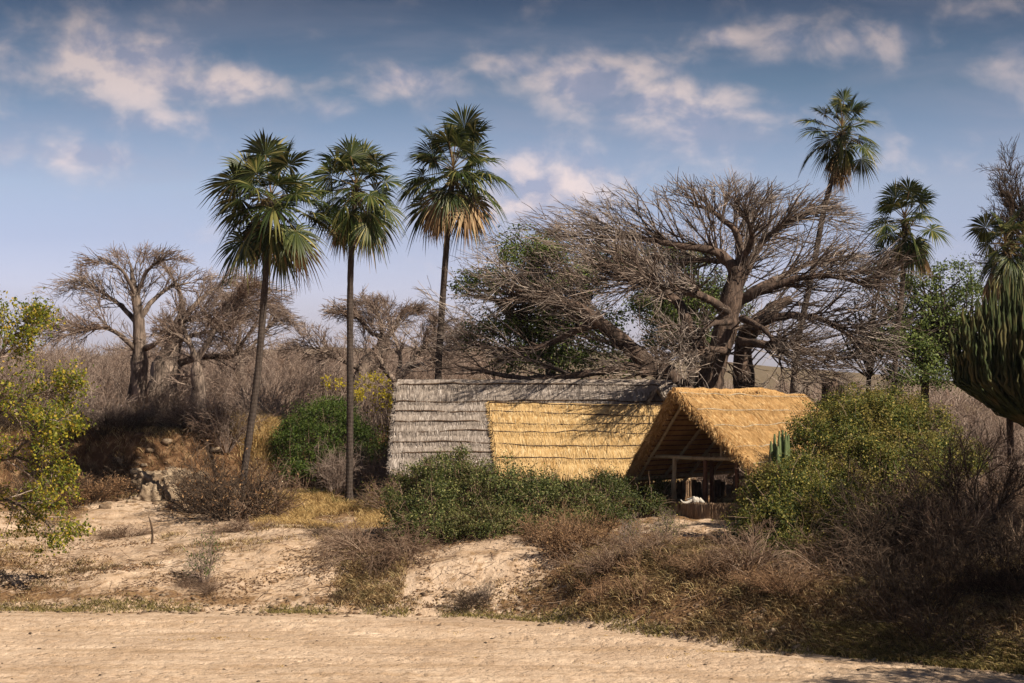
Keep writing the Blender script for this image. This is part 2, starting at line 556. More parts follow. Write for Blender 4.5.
def palm_trunk_mat():
    m, w = mat('palm_trunk_bark')
    tc = w.n('ShaderNodeTexCoord')
    sep = w.n('ShaderNodeSeparateXYZ')
    w.put(sep.inputs[0], tc.outputs['Object'])
    nz = w.noise(tc.outputs['Object'], 2.5, 4, 0.6)
    ring = w.m('SINE', w.m('ADD', w.m('MULTIPLY', sep.outputs[2], 34.0), w.m('MULTIPLY', nz, 9.0)))
    fib = w.noise(w.scalevec(tc.outputs['Object'], (16, 16, 1.2)), 1.0, 5, 0.7)
    col = w.ramp(fib, [(0.3, (0.022, 0.017, 0.015)), (0.7, (0.10, 0.078, 0.067))])
    col = w.mix(w.mapr(ring, 0.5, 1.0, 0, 0.22), col, (0.045, 0.035, 0.03))
    h = w.m('ADD', w.m('MULTIPLY', ring, 0.18), fib)
    finish(w, col, 0.9, h, 0.7, 0.04)
    return m


PALE_POLE = bark_mat('pale_pole', (0.24, 0.19, 0.13), (0.46, 0.39, 0.29), None, 7.0, (1, 1, 0.25), 0.3)
PALM_TRUNK = palm_trunk_mat()


def rock_mat():
    m, w = mat('pale_rock')
    tc = w.n('ShaderNodeTexCoord')
    n1 = w.noise(tc.outputs['Object'], 2.2, 7, 0.65)
    n2 = w.noise(tc.outputs['Object'], 0.8, 3, 0.5)
    col = w.ramp(n1, [(0.3, (0.06, 0.04, 0.028)), (0.48, (0.22, 0.165, 0.115)), (0.66, (0.44, 0.355, 0.26))])
    col = w.mix(w.mapr(n2, 0.50, 0.62, 0, .8), col, (0.17, 0.105, 0.062))
    finish(w, col, 0.9, n1, 0.8, 0.12)
    return m


ROCK = rock_mat()

# ------------------------------------------------------------------ terrain
FX = np.array([-400, -40, -17, -5, -1, 1.6, 6.2, 13.2, 20, 40, 400.])
FY = np.array([69.5, 69.5, 69.2, 68.2, 67.2, 65.7, 60.0, 54.3, 49.5, 38.0, 30.0])


def foot(x):
    return np.interp(x, FX, FY)


def sstep(a, b, v):
    t = np.clip((v - a) / (b - a), 0, 1)
    return t * t * (3 - 2 * t)


def terrain(x, y):
    x = np.asarray(x, float); y = np.asarray(y, float)
    t = y - foot(x) + 1.2 * fbm(x * 0.22, y * 0.1, 3, 5)
    left = np.interp(t, [-1, 0, 1.0, 2.2, 4, 7, 12, 18, 26, 60], [0, 0, .30, .62, 1.0, 1.35, 1.55, 1.8, 2.6, 3.0])
    cen = np.interp(t, [-1, 0, 1, 3, 6, 10, 14, 30, 60], [0, 0, .40, 1.15, 2.0, 2.3, 2.4, 2.8, 3.2])
    rig = np.interp(t, [-1, 0, 1, 3, 6, 10, 20, 30, 60], [0, 0, .55, 1.45, 2.1, 2.35, 2.45, 2.8, 3.2])
    wl = 1 - sstep(-7.5, -2.5, x)
    wr = sstep(4.5, 8.5, x)
    z = left * wl + cen * (1 - wl - wr) + rig * wr
    on = sstep(0.3, 3.5, t)
    # sandy mounds on the left bank and gullies
    z = z + on * wl * (0.55 * np.exp(-((x + 8.5) / 3.5) ** 2 - ((y - 79) / 4.5) ** 2) - 0.35 * np.exp(-((x + 17) / 4.0) ** 2 - ((y - 83) / 4) ** 2))
    z = z + on * (0.34 * fbm(x * 0.28, y * 0.28, 4, 11) + 0.16 * fbm(x * 1.1, y * 1.1, 3, 23))
    # a sand scar in the middle of the bank
    z = z + 0.35 * np.exp(-((x + 1.0) / 2.6) ** 2 - ((y - 71.5) / 2.2) ** 2)
    # river bed: trampled sand
    bed = 1 - on
    z = z + bed * (0.10 * fbm(x * 0.16, y * 0.16, 3, 31) + 0.05 * fbm(x * 0.9, y * 1.5, 3, 37))
    # low levee of sand where the bed meets the bank
    z = z + bed * 0.12 * np.exp(-((t + 3.0) / 1.6) ** 2)
    # eroded terrace behind the left bank
    cl = 96.5 + 2.2 * fbm(x * 0.18, x * 0 + 3.1, 3, 41) + 4.5 * sstep(-12.5, -8, x) - 7.0 * sstep(-21, -30, x)
    wid = 2.2 + 14 * sstep(-12.8, -9.0, x)
    tt = np.clip((y - cl) / wid, 0, 1)
    terr = 3.0 * sstep(0, 1, tt) * (1 - 0.62 * sstep(-6, 6, x))
    rough = tt * (1 - tt) * 4 * (1 - sstep(-12.8, -9.0, x))
    z = z + terr + rough * (0.7 * fbm(x * 0.55, y * 0.4, 4, 43) + 0.35 * fbm(x * 1.6, y * 0.9, 3, 47))
    # the land keeps rising to a low ridge on the left
    z = z + (2.6 * (1 - sstep(-8, 14, x * 150 / np.maximum(y, 60))) + 0.4) * sstep(106, 190, y)
    # far country and hills
    far = sstep(900, 2600, y) * (1 - .72 * sstep(150, 700, x))
    hills = 22 + 40 * np.exp(-((x - 0.0) / 520) ** 2) + 26 * fbm(x / 420.0, y / 900.0, 4, 51) + 18 * np.exp(-((x + 500) / 500) ** 2)
    z = z + far * (hills - 14)
    z = z + 1.2 * sstep(150, 400, y) * fbm(x / 60.0, y / 60.0, 3, 53)
    # dig smoothly under the camera's own side so the bed stays open
    return z


def gz(x, y):
    return float(terrain(np.array([x]), np.array([y]))[0])


def build_ground():
    def axis(fine0, fine1, step, lo, hi, growth=1.16):
        mid = np.arange(fine0, fine1 + 1e-6, step)
        a = [fine1]; s = step
        while a[-1] < hi:
            s *= growth; a.append(a[-1] + s)
        b = [fine0]; s = step
        while b[-1] > lo:
            s *= growth; b.append(b[-1] - s)
        return np.concatenate([np.array(b[1:])[::-1], mid, np.array(a[1:])])
    xs = axis(-30, 26, 0.16, -5000, 5000, 1.09)
    ys = axis(48, 104, 0.16, -400, 9000, 1.06)
    X, Y = np.meshgrid(xs, ys)
    Z = terrain(X, Y)
    gg = np.random.default_rng(77)

    def pit(px_, py_, rx_, ry_, dep):
        i0, i1 = np.searchsorted(ys, (py_ - 3 * ry_, py_ + 3 * ry_)); j0, j1 = np.searchsorted(xs, (px_ - 3 * rx_, px_ + 3 * rx_))
        q = ((xs[None, j0:j1] - px_) / rx_) ** 2 + ((ys[i0:i1, None] - py_) / ry_) ** 2
        Z[i0:i1, j0:j1] += -dep * np.exp(-q) + dep * .45 * np.exp(-(np.sqrt(q) - 1.6) ** 2 * 3)
    for _ in range(34):                      # game trails of hoof and foot prints over the bed
        x0 = gg.uniform(-22, 18); y0 = gg.uniform(49, 68); a0 = gg.normal(0, .35) + (np.pi if gg.random() < .5 else 0)
        for k in range(gg.integers(6, 30)):
            a0 += gg.normal(0, .06); x0 += .62 * np.cos(a0); y0 += .62 * np.sin(a0)
            if y0 < foot(x0) - .6 and 48.5 < y0 and -29 < x0 < 25:
                pit(x0 + gg.normal(0, .1), y0 + gg.normal(0, .12), gg.uniform(.15, .24), gg.uniform(.17, .28), gg.uniform(.02, .06))
    for off in (3.2, 5.0, 9.6, 11.4):        # old wheel ruts along the bed
        ry = foot(xs) - off - .5 * fbm(xs * .09, xs * 0 + off, 2, 91)
        q = (Y - ry[None]) / .17
        Z += (-.035 * np.exp(-q ** 2) + .016 * np.exp(-((np.abs(q) - 1.9) / .8) ** 2)) * (np.abs(X) < 32)
    V = np.stack([X, Y, Z], -1).reshape(-1, 3)
    nx, ny = len(xs), len(ys)
    i = np.arange(ny - 1)[:, None]; j = np.arange(nx - 1)[None]
    a = i * nx + j
    Q = np.stack([a, a + 1, a + nx + 1, a + nx], -1).reshape(-1, 4)
    mb = MB().add(V, Q)
    m, w = mat('ground_soil')
    tc = w.n('ShaderNodeTexCoord')
    O = tc.outputs['Object']
    at1 = w.n('ShaderNodeAttribute', attribute_name='cover').outputs['Fac']
    at2 = w.n('ShaderNodeAttribute', attribute_name='cliff').outputs['Fac']
    at3 = w.n('ShaderNodeAttribute', attribute_name='far').outputs['Fac']
    nA = w.noise(O, 0.30, 5, 0.6)
    nB = w.noise(O, 2.3, 6, 0.68)
    nC = w.noise(O, 9.0, 4, 0.7)
    nS = w.noise(w.scalevec(O, (0.12, 0.9, 1)), 1.0, 5, 0.62)
    sand = w.ramp(nA, [(0.30, (0.45, 0.335, 0.245)), (0.5, (0.56, 0.43, 0.32)), (0.7, (0.67, 0.53, 0.405))])
    sand = w.mix(w.mapr(nB, 0.46, 0.66, 0.0, 0.62), sand, (0.33, 0.22, 0.14))
    sand = w.mix(w.mapr(nC, 0.54, 0.70, 0.0, 0.45), sand, (0.28, 0.19, 0.12))
    sand = w.mix(w.mapr(nS, 0.48, 0.62, 0.0, 0.55), sand, (0.36, 0.245, 0.15))
    litter = w.ramp(nB, [(0.30, (0.075, 0.042, 0.022)), (0.5, (0.17, 0.10, 0.052)), (0.68, (0.31, 0.205, 0.115))])
    cm = w.mapr(w.m('ADD', at1, w.m('MULTIPLY', w.m('SUBTRACT', nB, 0.5), 1.6)), 0.38, 0.62)
    col = w.mix(cm, sand, litter)
    cliffc = w.ramp(nB, [(0.3, (0.045, 0.024, 0.014)), (0.5, (0.13, 0.072, 0.038)), (0.7, (0.33, 0.22, 0.13))])
    col = w.mix(w.mapr(w.m('ADD', at2, w.m('MULTIPLY', w.m('SUBTRACT', nA, 0.5), 0.8)), 0.35, 0.6), col, cliffc)
    col = w.mix(at3, col, w.ramp(nA, [(0.3, (0.12, 0.10, 0.06)), (0.7, (0.22, 0.16, 0.10))]))
    h = w.m('ADD', w.m('MULTIPLY', nB, 1.0), w.m('MULTIPLY', nC, 0.45))
    nF = w.noise(O, 3.6, 2, 0.5)
    h = w.m('ADD', h, w.m('MULTIPLY', w.mapr(nF, 0.50, 0.70, 0, 1, True), -0.32))
    finish(w, col, 0.95, h, 0.85, 0.12, spec=0.1)
    o = mb.build('ground', m)
    x = V[:, 0]; y = V[:, 1]; t = y - foot(x)
    wl = 1 - sstep(-7.5, -2.5, x)
    cov_l = 0.15 + 0.55 * sstep(0.2, 1.5, t) * (1 - sstep(1.6, 3.2, t)) + 0.42 * sstep(16, 22, t)
    cov_l = cov_l - .08 + 0.9 * (fbm(x * 0.35, y * 0.35, 3, 61)) * sstep(0.5, 3, t)
    cov_r = 0.75 - 1.0 * np.exp(-((x + 1.6) / 2.8) ** 2 - ((y - 71) / 2.4) ** 2) - 1.1 * np.exp(-((x - 7.2) / 1.9) ** 2 - ((y - 75.5) / 2.2) ** 2)
    cov_r = cov_r * sstep(-0.2, 1.2, t)
    cov = (cov_l * wl + cov_r * (1 - wl))
    cov = np.where(t < 0.2, 0.33 * sstep(-2.2, 0.2, t), np.maximum(cov, 0.33))
    cov = cov + 0.5 * sstep(26, 30, t)
    clf = sstep(93.0, 96.5, y - 2.2 * fbm(x * 0.18, x * 0 + 3.1, 3, 41)) * (1 - sstep(108, 118, y)) * (1 - sstep(-12.5, -9, x))
    for nm, arr in (('cover', cov), ('cliff', clf), ('far', sstep(120, 260, y))):
        a_ = o.data.attributes.new(nm, 'FLOAT', 'POINT')
        a_.data.foreach_set('value', np.clip(arr, 0, 1).astype(np.float32))
    tag(o, kind='structure')
    return o


build_ground()


# ------------------------------------------------------------------ thatch
def thatch_patch(mb, straw, c00, c10, c01, c11, rows, thick=0.22, saw=0.07, nx=60, nstraw=9000, sag=0.0,
                 slen=(0.25, 0.55), sw=0.016, edge_b=True, edge_a=(False, False), seed=1, bump=0.05, fringe=1400):
    """c00/c10 = ridge start/end, c01/c11 = eave start/end; rows = slope fractions of the binding poles"""
    g = np.random.default_rng(seed)
    c00, c10, c01, c11 = [np.asarray(q, float) for q in (c00, c10, c01, c11)]
    N = nrm(np.cross(c10 - c00, c01 - c00))
    if N[2] < 0: N = -N
    rows = np.array(sorted(set([0.0] + list(rows) + [1.0])))
    bs = []
    for r0, r1 in zip(rows[:-1], rows[1:]):
        bs += list(np.linspace(r0, r1, 5)[:-1])
    bs.append(1.0)
    bs = np.array(bs)

    def surf(a, b, top=True):
        a = np.asarray(a, float); b = np.asarray(b, float)
        P = (c00 * (1 - a)[..., None] + c10 * a[..., None]) * (1 - b)[..., None] + (c01 * (1 - a)[..., None] + c11 * a[..., None]) * b[..., None]
        P = P + np.array([0, 0, -1.0]) * (sag * np.sin(np.pi * a) * (1 - 0.5 * b))[..., None]
        i = np.clip(np.searchsorted(rows, b, side='left') - 1, 0, len(rows) - 2)
        fr = (b - rows[i]) / (rows[i + 1] - rows[i])
        off = thick / 2 + saw * (np.abs(np.sin(np.pi * fr ** 0.8)) * 0.6 + 0.4 * fr) + bump * 1.3 * fbm(a * 9, b * 5, 3, seed)
        if not top:
            off = -thick / 2 + 0 * off
        return P + N * off[..., None]
    A, B = np.meshgrid(np.linspace(0, 1, nx), bs)
    top = surf(A, B); bot = surf(A, B, False)
    ny = len(bs)
    i = np.arange(ny - 1)[:, None]; j = np.arange(nx - 1)[None]
    a = i * nx + j
    q1 = np.stack([a, a + nx, a + nx + 1, a + 1], -1).reshape(-1, 4)
    off = nx * ny
    q2 = q1[:, ::-1] + off
    rim = []
    for k in range(nx - 1):
        rim.append([k, k + 1, off + k + 1, off + k]); e = (ny - 1) * nx
        rim.append([e + k + 1, e + k, off + e + k, off + e + k + 1])
    for k in range(ny - 1):
        rim.append([(k + 1) * nx, k * nx, off + k * nx, off + (k + 1) * nx])
        rim.append([k * nx + nx - 1, (k + 1) * nx + nx - 1, off + (k + 1) * nx + nx - 1, off + k * nx + nx - 1])
    mb.add(np.concatenate([top.reshape(-1, 3), bot.reshape(-1, 3)]), np.concatenate([q1, q2, np.array(rim)]))
    # straws
    def strips(a, b, ln, lift, spread, w):
        n = len(a)
        P0 = surf(a, b) + N * 0.01
        down = nrm((c01 - c00) * (1 - a)[:, None] + (c11 - c10) * a[:, None])
        side = nrm(np.cross(N, down))
        D = nrm(down + side * g.normal(0, spread, n)[:, None] + N * lift[:, None])
        P1 = P0 + D * (ln * 0.5)[:, None]
        P2 = P0 + D * ln[:, None] + np.array([0, 0, -1]) * (ln * 0.10)[:, None]
        W = side * (w * g.uniform(0.5, 1.4, n))[:, None]
        V = np.stack([P0 - W, P0 + W, P1 + W * .8, P1 - W * .8, P2 + W * .3, P2 - W * .3], 1)
        base = np.arange(n)[:, None] * 6
        straw.add(V, np.concatenate([base + np.array([[0, 1, 2, 3]]), base + np.array([[3, 2, 4, 5]])]))
    n = nstraw
    strips(g.uniform(0, 1, n), g.uniform(0, .99, n), g.uniform(*slen, n), g.uniform(0.0, 0.14, n), 0.10, sw)
    for r in rows[1:-1]:
        m_ = int(nstraw * 0.05)
        strips(g.uniform(0, 1, m_), np.full(m_, r) - g.uniform(0.0, .05, m_), g.uniform(.15, .35, m_), g.uniform(0.05, 0.3, m_), 0.16, sw)
    if edge_b:
        m_ = fringe
        strips(g.uniform(0, 1, m_), np.full(m_, 0.985) - g.uniform(0, .05, m_), g.uniform(.15, .42, m_), g.uniform(-0.45, 0.1, m_), 0.2, sw)
    for e, on in enumerate(edge_a):
        if on:
            m_ = fringe
            b = g.uniform(0.0, 1, m_)
            P0 = surf(np.full(m_, float(e)), b) - N * (g.uniform(0, thick * 1.4, m_))[:, None]
            down = nrm((c01 - c00) if e == 0 else (c11 - c10))
            outd = nrm(c00 - c10) * (1 if e == 0 else -1)
            D = nrm(down[None] * g.uniform(0.3, 1.0, m_)[:, None] + outd[None] * g.uniform(0.1, 0.8, m_)[:, None] + g.normal(0, .15, (m_, 3)))
            ln = g.uniform(.10, .30, m_)[:, None]
            W = nrm(np.cross(D, N)) * sw * .8
            V = np.stack([P0 - W, P0 + W, P0 + D * ln * .6 + W * .8, P0 + D * ln * .6 - W * .8, P0 + D * ln + W * .2, P0 + D * ln - W * .2], 1)
            base = np.arange(m_)[:, None] * 6
            straw.add(V, np.concatenate([base + np.array([[0, 1, 2, 3]]), base + np.array([[3, 2, 4, 5]])]))
    return surf, N


def binding_poles(mb, surf, N, rows, r=0.028, k=26, lift=0.03, seed=3):
    g = np.random.default_rng(seed)
    for b in rows:
        a = np.linspace(0.0, 1.0, k)
        bb = np.clip(b + 0.010 * g.normal(0, 1, k).cumsum() / 3, 0.003, 0.995)
        P = surf(a, bb) + N * lift
        tubes(mb, P[None], (r * g.uniform(.75, 1.25, k))[None], 6, caps=True)


def hairy(mb, P, r, n, seed, along, down=0.3):
    """straws wrapped over a roll"""
    g = np.random.default_rng(seed)
    i = g.integers(0, len(P) - 1, n); f = g.uniform(0, 1, n)[:, None]
    C = P[i] * (1 - f) + P[i + 1] * f
    d = nrm(g.normal(size=(n, 3)) + [0, 0, .6])
    al = nrm(np.asarray(along, float))
    d = nrm(d - (d @ al)[:, None] * al)
    S = C + d * r
    D = nrm(np.cross(al[None], d) * np.sign(g.normal(size=n))[:, None] * .8 + al * g.normal(.3, .4, n)[:, None] + np.array([0, 0, -down]) + d * .12)
    L = g.uniform(.12, .34, n)[:, None]
    W = nrm(np.cross(D, d)) * .011
    V = np.stack([S - W, S + W, S + D * L * .5 + W, S + D * L * .5 - W, S + D * L - [0, 0, .03] + W * .2, S + D * L - [0, 0, .03] - W * .2], 1)
    b = np.arange(n)[:, None] * 6
    mb.add(V, np.concatenate([b + np.array([[0, 1, 2, 3]]), b + np.array([[3, 2, 4, 5]])]))


# ---- the long thatched building
def long_building():
    dR, dE = 94.5, 91.0
    base = at(530, 480, 92); base[2] = gz(base[0], base[1])
    t = thing('thatched_building', base, 'long grey thatched building behind the green bushes, its steep roof patched with fresh straw', 'building')
    zb = base[2] - 0.2
    # reed walls under the eaves
    x0, x1 = at(404, 400, dR)[0], at(690, 400, dR)[0]
    mb = MB()
    for (xa, ya, xb, yb) in ((x0, 91.9, x1, 91.9), (x1, 91.9, x1, 98.0), (x1, 98.0, x0, 98.0), (x0, 98.0, x0, 91.9)):
        n = int(math.hypot(xb - xa, yb - ya) / 0.10)
        u = np.linspace(0, 1, n)
        S = np.stack([xa + (xb - xa) * u, ya + (yb - ya) * u, np.full(n, zb)], -1) + rng.normal(0, .015, (n, 3)) * [1, 1, 0]
        P = np.stack([S, S + [0, 0, 1.1], S + [0, 0, 2.15]], 1)
        tubes(mb, P, np.full((n, 3), 0.055), 6)
    mb.build('wall', REED, t)
    # old grey roof
    rowpx = [405, 416, 427, 437, 448, 459]
    f = lambda r: (r - 383.0) / (475.0 - 383.0)
    rows = [0.05] + [f(r) for r in rowpx]
    mb, st = MB(), MB()
    c00, c10 = at(398, 385, dR), at(672, 384, dR)
    c01, c11 = at(391, 473, dE), at(690, 473, dE)
    surf, N = thatch_patch(mb, st, c00, c10, c01, c11, rows, 0.30, 0.15, 130, 24000, 0.0, seed=5, fringe=2600, edge_a=(True, True), bump=0.06, sw=.018)
    # back slope
    b01, b11 = c01 + [0, 7.2, 0.3], c11 + [0, 7.2, 0.3]
    thatch_patch(mb, st, c10 + [0, .02, 0], c00 + [0, .02, 0], b11, b01, rows, 0.30, 0.08, 60, 3500, 0.05, seed=6, fringe=500)
    # ridge roll
    P = surf(np.linspace(0, 1, 60), np.zeros(60)) + [0, 0.12, -0.02] + rng.normal(0, .012, (60, 3))
    tubes(mb, P[None], np.full((1, 60), .17), 8, caps=True)
    st.add(np.concatenate(mb.V), None, None) if False else None
    roof = mb.build('roof', T_GREY, t)
    so = st.build('thatch_straw', T_GREY, t); so.parent = roof
    mp = MB(); binding_poles(mp, surf, N, rows, 0.042, 40, 0.10)
    po = mp.build('binding_poles', WOOD_DARK, t); po.parent = roof
    # gable triangles closed with reeds
    for a, b, c in ((c00, c01, b01), (c10, c11, b11)):
        mg = MB()
        n = 60
        for u in np.linspace(0.03, .97, n):
            p = b + (c - b) * u
            q = p.copy(); hgt = (1 - abs(2 * u - 1)) * (a[2] - b[2])
            q = np.array([p[0], p[1], p[2] + hgt * .97])
            q[0] += (a[0] - b[0]) * (1 - abs(2 * u - 1)) * 0.97
            pole(mg, p + [0.05 if a is c00 else -0.05, 0, 0], q + [0.05 if a is c00 else -0.05, 0, 0], .07, k=3, sides=5)
        mg.build('gable', REED, t)
    # newer straw layer over the right part of the slope
    mb, st = MB(), MB()
    U = nrm(c10 - c00)
    lift = N * 0.30
    d00 = at(489, 404, dR) * 1; d10 = at(664, 404, dR)
    def on_slope(px, row):
        # point of the slope plane seen at this pixel
        ray = at(px, row, 1.0) - np.array([0, 0, EYE]); o = np.array([0, 0, EYE]); k = np.dot(c00 + lift - o, N) / np.dot(ray, N)
        return o + ray * k
    d00, d10, d01, d11 = on_slope(489, 403), on_slope(668, 406), on_slope(499, 476), on_slope(690, 476)
    rows2 = [(r - 403) / 73.0 for r in (405, 413.5, 426, 434.5, 446, 461)]
    s2, N2 = thatch_patch(mb, st, d00, d10, d01, d11, rows2, 0.24, 0.05, 90, 17000, 0.03, seed=8, fringe=1500, edge_a=(True, False), bump=0.04, sw=.014)
    ro = mb.build('straw_patch', T_GOLD, t)
    s_ = st.build('thatch_straw', T_GOLD, t); s_.parent = ro
    mp = MB(); binding_poles(mp, s2, N2, rows2, 0.032, 40, 0.05, 9)
    p_ = mp.build('binding_poles', WOOD_DARK, t); p_.parent = ro
    # little prow of grey thatch at the right end of the ridge
    mb, st = MB(), MB()
    ap, fl, fr = at(657, 388, 93.0), at(648, 403, 93.0), at(667, 403, 93.0)
    bk = [0, 1.6, -.1]
    thatch_patch(mb, st, ap, ap + bk, fl, fl + bk, [.5], .12, .04, 14, 700, seed=31, fringe=120, edge_a=(True, False))
    thatch_patch(mb, st, ap, ap + bk, fr, fr + bk, [.5], .12, .04, 14, 700, seed=32, fringe=120, edge_a=(True, False))
    dm = mb.build('dormer', T_GREY, t)
    q = st.build('thatch_straw', T_GREY, t); q.parent = dm
    return t


long_building()


# ---- the open shelter
def shelter():
    th = math.radians(40)
    u = np.array([math.sin(th), math.cos(th), 0.0]); v = np.array([math.cos(th), -math.sin(th), 0.0]); Z = np.array([0, 0, 1.0])
    O = np.array([(696 - 512) / F * 80, 80.0, 0.0])
    fl = EYE - (527 - HOR) / F * 79.0            # floor height
    base = O + Z * fl
    t = thing('open_shelter', base, 'open-fronted A-frame shelter with amber straw roof on wooden posts', 'shelter')
    W = 3.42; ze = 3.98; zr = 7.50
    def pt(a, b, z):
        return O + u * a + v * b + Z * z
    r0, r1 = pt(-1.5, 0, zr), pt(7.9, 0, zr - .12)
    r0 = r0 + Z * 0.05
    E0R, E1R = pt(-0.1, W, ze), pt(7.5, W, ze + .1)
    E0L, E1L = pt(0.0, -W, ze - .05), pt(7.5, -W, ze + .1)
    rows = [.03, .22, .40, .62, .82]
    mb, st = MB(), MB()
    sR, NR = thatch_patch(mb, st, r0, r1, E0R, E1R, rows, 0.26, 0.06, 80, 16000, 0.06, seed=11, fringe=1800, edge_a=(True, True), bump=0.06, sw=.014)
    sL, NL = thatch_patch(mb, st, r0, r1, E0L, E1L, rows, 0.26, 0.06, 60, 9000, 0.06, seed=12, fringe=1800, edge_a=(True, True), bump=0.06, sw=.014)
    # rounded ridge of folded straw, a little hump in the middle
    k = 50; a = np.linspace(0, 1, k)
    P = r0 + (r1 - r0) * a[:, None] + Z * (0.10 + 0.10 * np.exp(-((a - .62) / .12) ** 2) - .30 * sstep(.75, 1, a))[:, None] + rng.normal(0, .012, (k, 3))
    tubes(mb, P[None], np.full((1, k), .11), 10, caps=True)
    hairy(st, P, .12, 2600, 13, -(r1 - r0), down=1.0)
    ro = mb.build('roof', T_AMBER, t)
    so = st.build('thatch_straw', T_AMBER, t); so.parent = ro
    mp = MB(); binding_poles(mp, sR, NR, rows, .026, 30, 0.05, 21); binding_poles(mp, sL, NL, rows, .026, 30, 0.055, 22)
    q = mp.build('binding_poles', PALE_POLE, t); q.parent = ro
    # rolled straw along the front verge
    mv, st2 = MB(), MB()
    for E in (E0R, E0L):
        kk = 30; aa = np.linspace(0, 1, kk)[:, None]
        P = r0 + (E - r0) * aa + rng.normal(0, .02, (kk, 3)) + u * .03
        tubes(mv, P[None], (0.11 + rng.normal(0, .012, kk))[None], 8, caps=True)
        hairy(st2, P, .12, 1800, 14, E - r0)
    q = mv.build('verge_roll', T_AMBER, t); q.parent = ro
    q = st2.build('verge_straw', T_AMBER, t); q.parent = ro
    # battens under the thatch
    mbt = MB()
    for E0, E1, N in ((E0L, E1L, NL), (E0R, E1R, NR)):
        for f_ in np.linspace(.04, .97, 17):
            A = r0 + (E0 - r0) * f_ - N * .19 + u * .12; B = r1 + (E1 - r1) * f_ - N * .19 - u * .12
            pole(mbt, A, B, .028, k=8, wob=.012, sides=6)
    q = mbt.build('battens', WOOD_RED, t); q.parent = ro
    # rafters
    for i, a_ in enumerate((0.35, 2.1, 3.9, 5.6, 7.2)):
        for s_, N in ((-1, NL), (1, NR)):
            m1 = MB()
            A = pt(a_ - (1.2 if i == 0 else .3), 0, zr - .36); B = pt(a_, s_ * (W - .12), ze - .18)
            if s_ > 0 and i == 0:
                A = pt(a_ - .9, 0, zr - .38)
            pole(m1, A, B, .065, .075, k=7, wob=.012)
            m1.build('rafter', WOOD_POLE, t)
    m1 = MB(); pole(m1, pt(-1.1, 0, zr - .30), pt(7.4, 0, zr - .42), .075, k=10, wob=.01); m1.build('ridge_pole', WOOD_POLE, t)
    # tie beams and king posts
    zt = ze + .95
    for i, a_ in enumerate((0.3, 3.9, 7.1)):
        m1 = MB(); hw = (zr - zt) / (zr - ze) * W + .15
        pole(m1, pt(a_, -hw + .1, zt), pt(a_, hw, zt - .04), .085, .075, k=7, wob=.012); m1.build('tie_beam', WOOD_POLE, t)
        m1 = MB(); pole(m1, pt(a_ + .1, .95, zt), pt(a_ + .1, .95, zt + 1.35), .06, k=4); m1.build('king_post', WOOD_POLE, t)
    # posts
    for a_, b_, mt, r_ in ((0.3, -1.27, WOOD_POLE, .105), (0.3, .25, WOOD_RED, .10), (0.3, 1.75, WOOD_RED, .10), (3.9, -1.9, WOOD_RED, .10), (3.9, 1.2, WOOD_RED, .11), (3.9, 2.4, WOOD_RED, .10), (7.1, -1.9, WOOD_DARK, .1), (7.1, 1.9, WOOD_DARK, .1)):
        m1 = MB(); pole(m1, pt(a_, b_, fl - .4), pt(a_, b_, zt + .05), r_, r_ * .85, k=6, wob=.012); m1.build('post', mt, t)
    # eave plates
    for s_ in (-1, 1):
        m1 = MB(); pole(m1, pt(0.1, s_ * (W - .35), ze + .02), pt(7.4, s_ * (W - .35), ze + .08), .07, k=8, wob=.01); m1.build('eave_pole', WOOD_POLE, t)
    # back screen of weathered upright slabs with gaps
    g = np.random.default_rng(5)
    spots = [(6.6 + g.normal(0, .05), b_) for i, b_ in enumerate(np.arange(-2.75, 2.9, .36)) if i not in (5, 9, 12, 14)]
    spots += [(a_, -2.45 + g.normal(0, .05)) for i, a_ in enumerate(np.arange(1.5, 6.4, .40)) if i not in (4, 8)]
    for i, (a_, b_) in enumerate(spots):
        m1 = MB(); h = g.uniform(1.15, 1.75); w_ = g.uniform(.11, .19)
        p = pt(a_, b_, 0)
        lean = v * g.normal(0, .10)
        pole(m1, p + Z * (fl - .3), p + Z * (fl + h) + lean, w_, w_ * .8, sides=7, k=5, wob=.02)
        m1.build('screen_slab', WOOD_DARK if i % 3 else WOOD_GREY, t)
    return u, v, O, fl, pt


U_, V_, O_, FLOOR, PT = shelter()


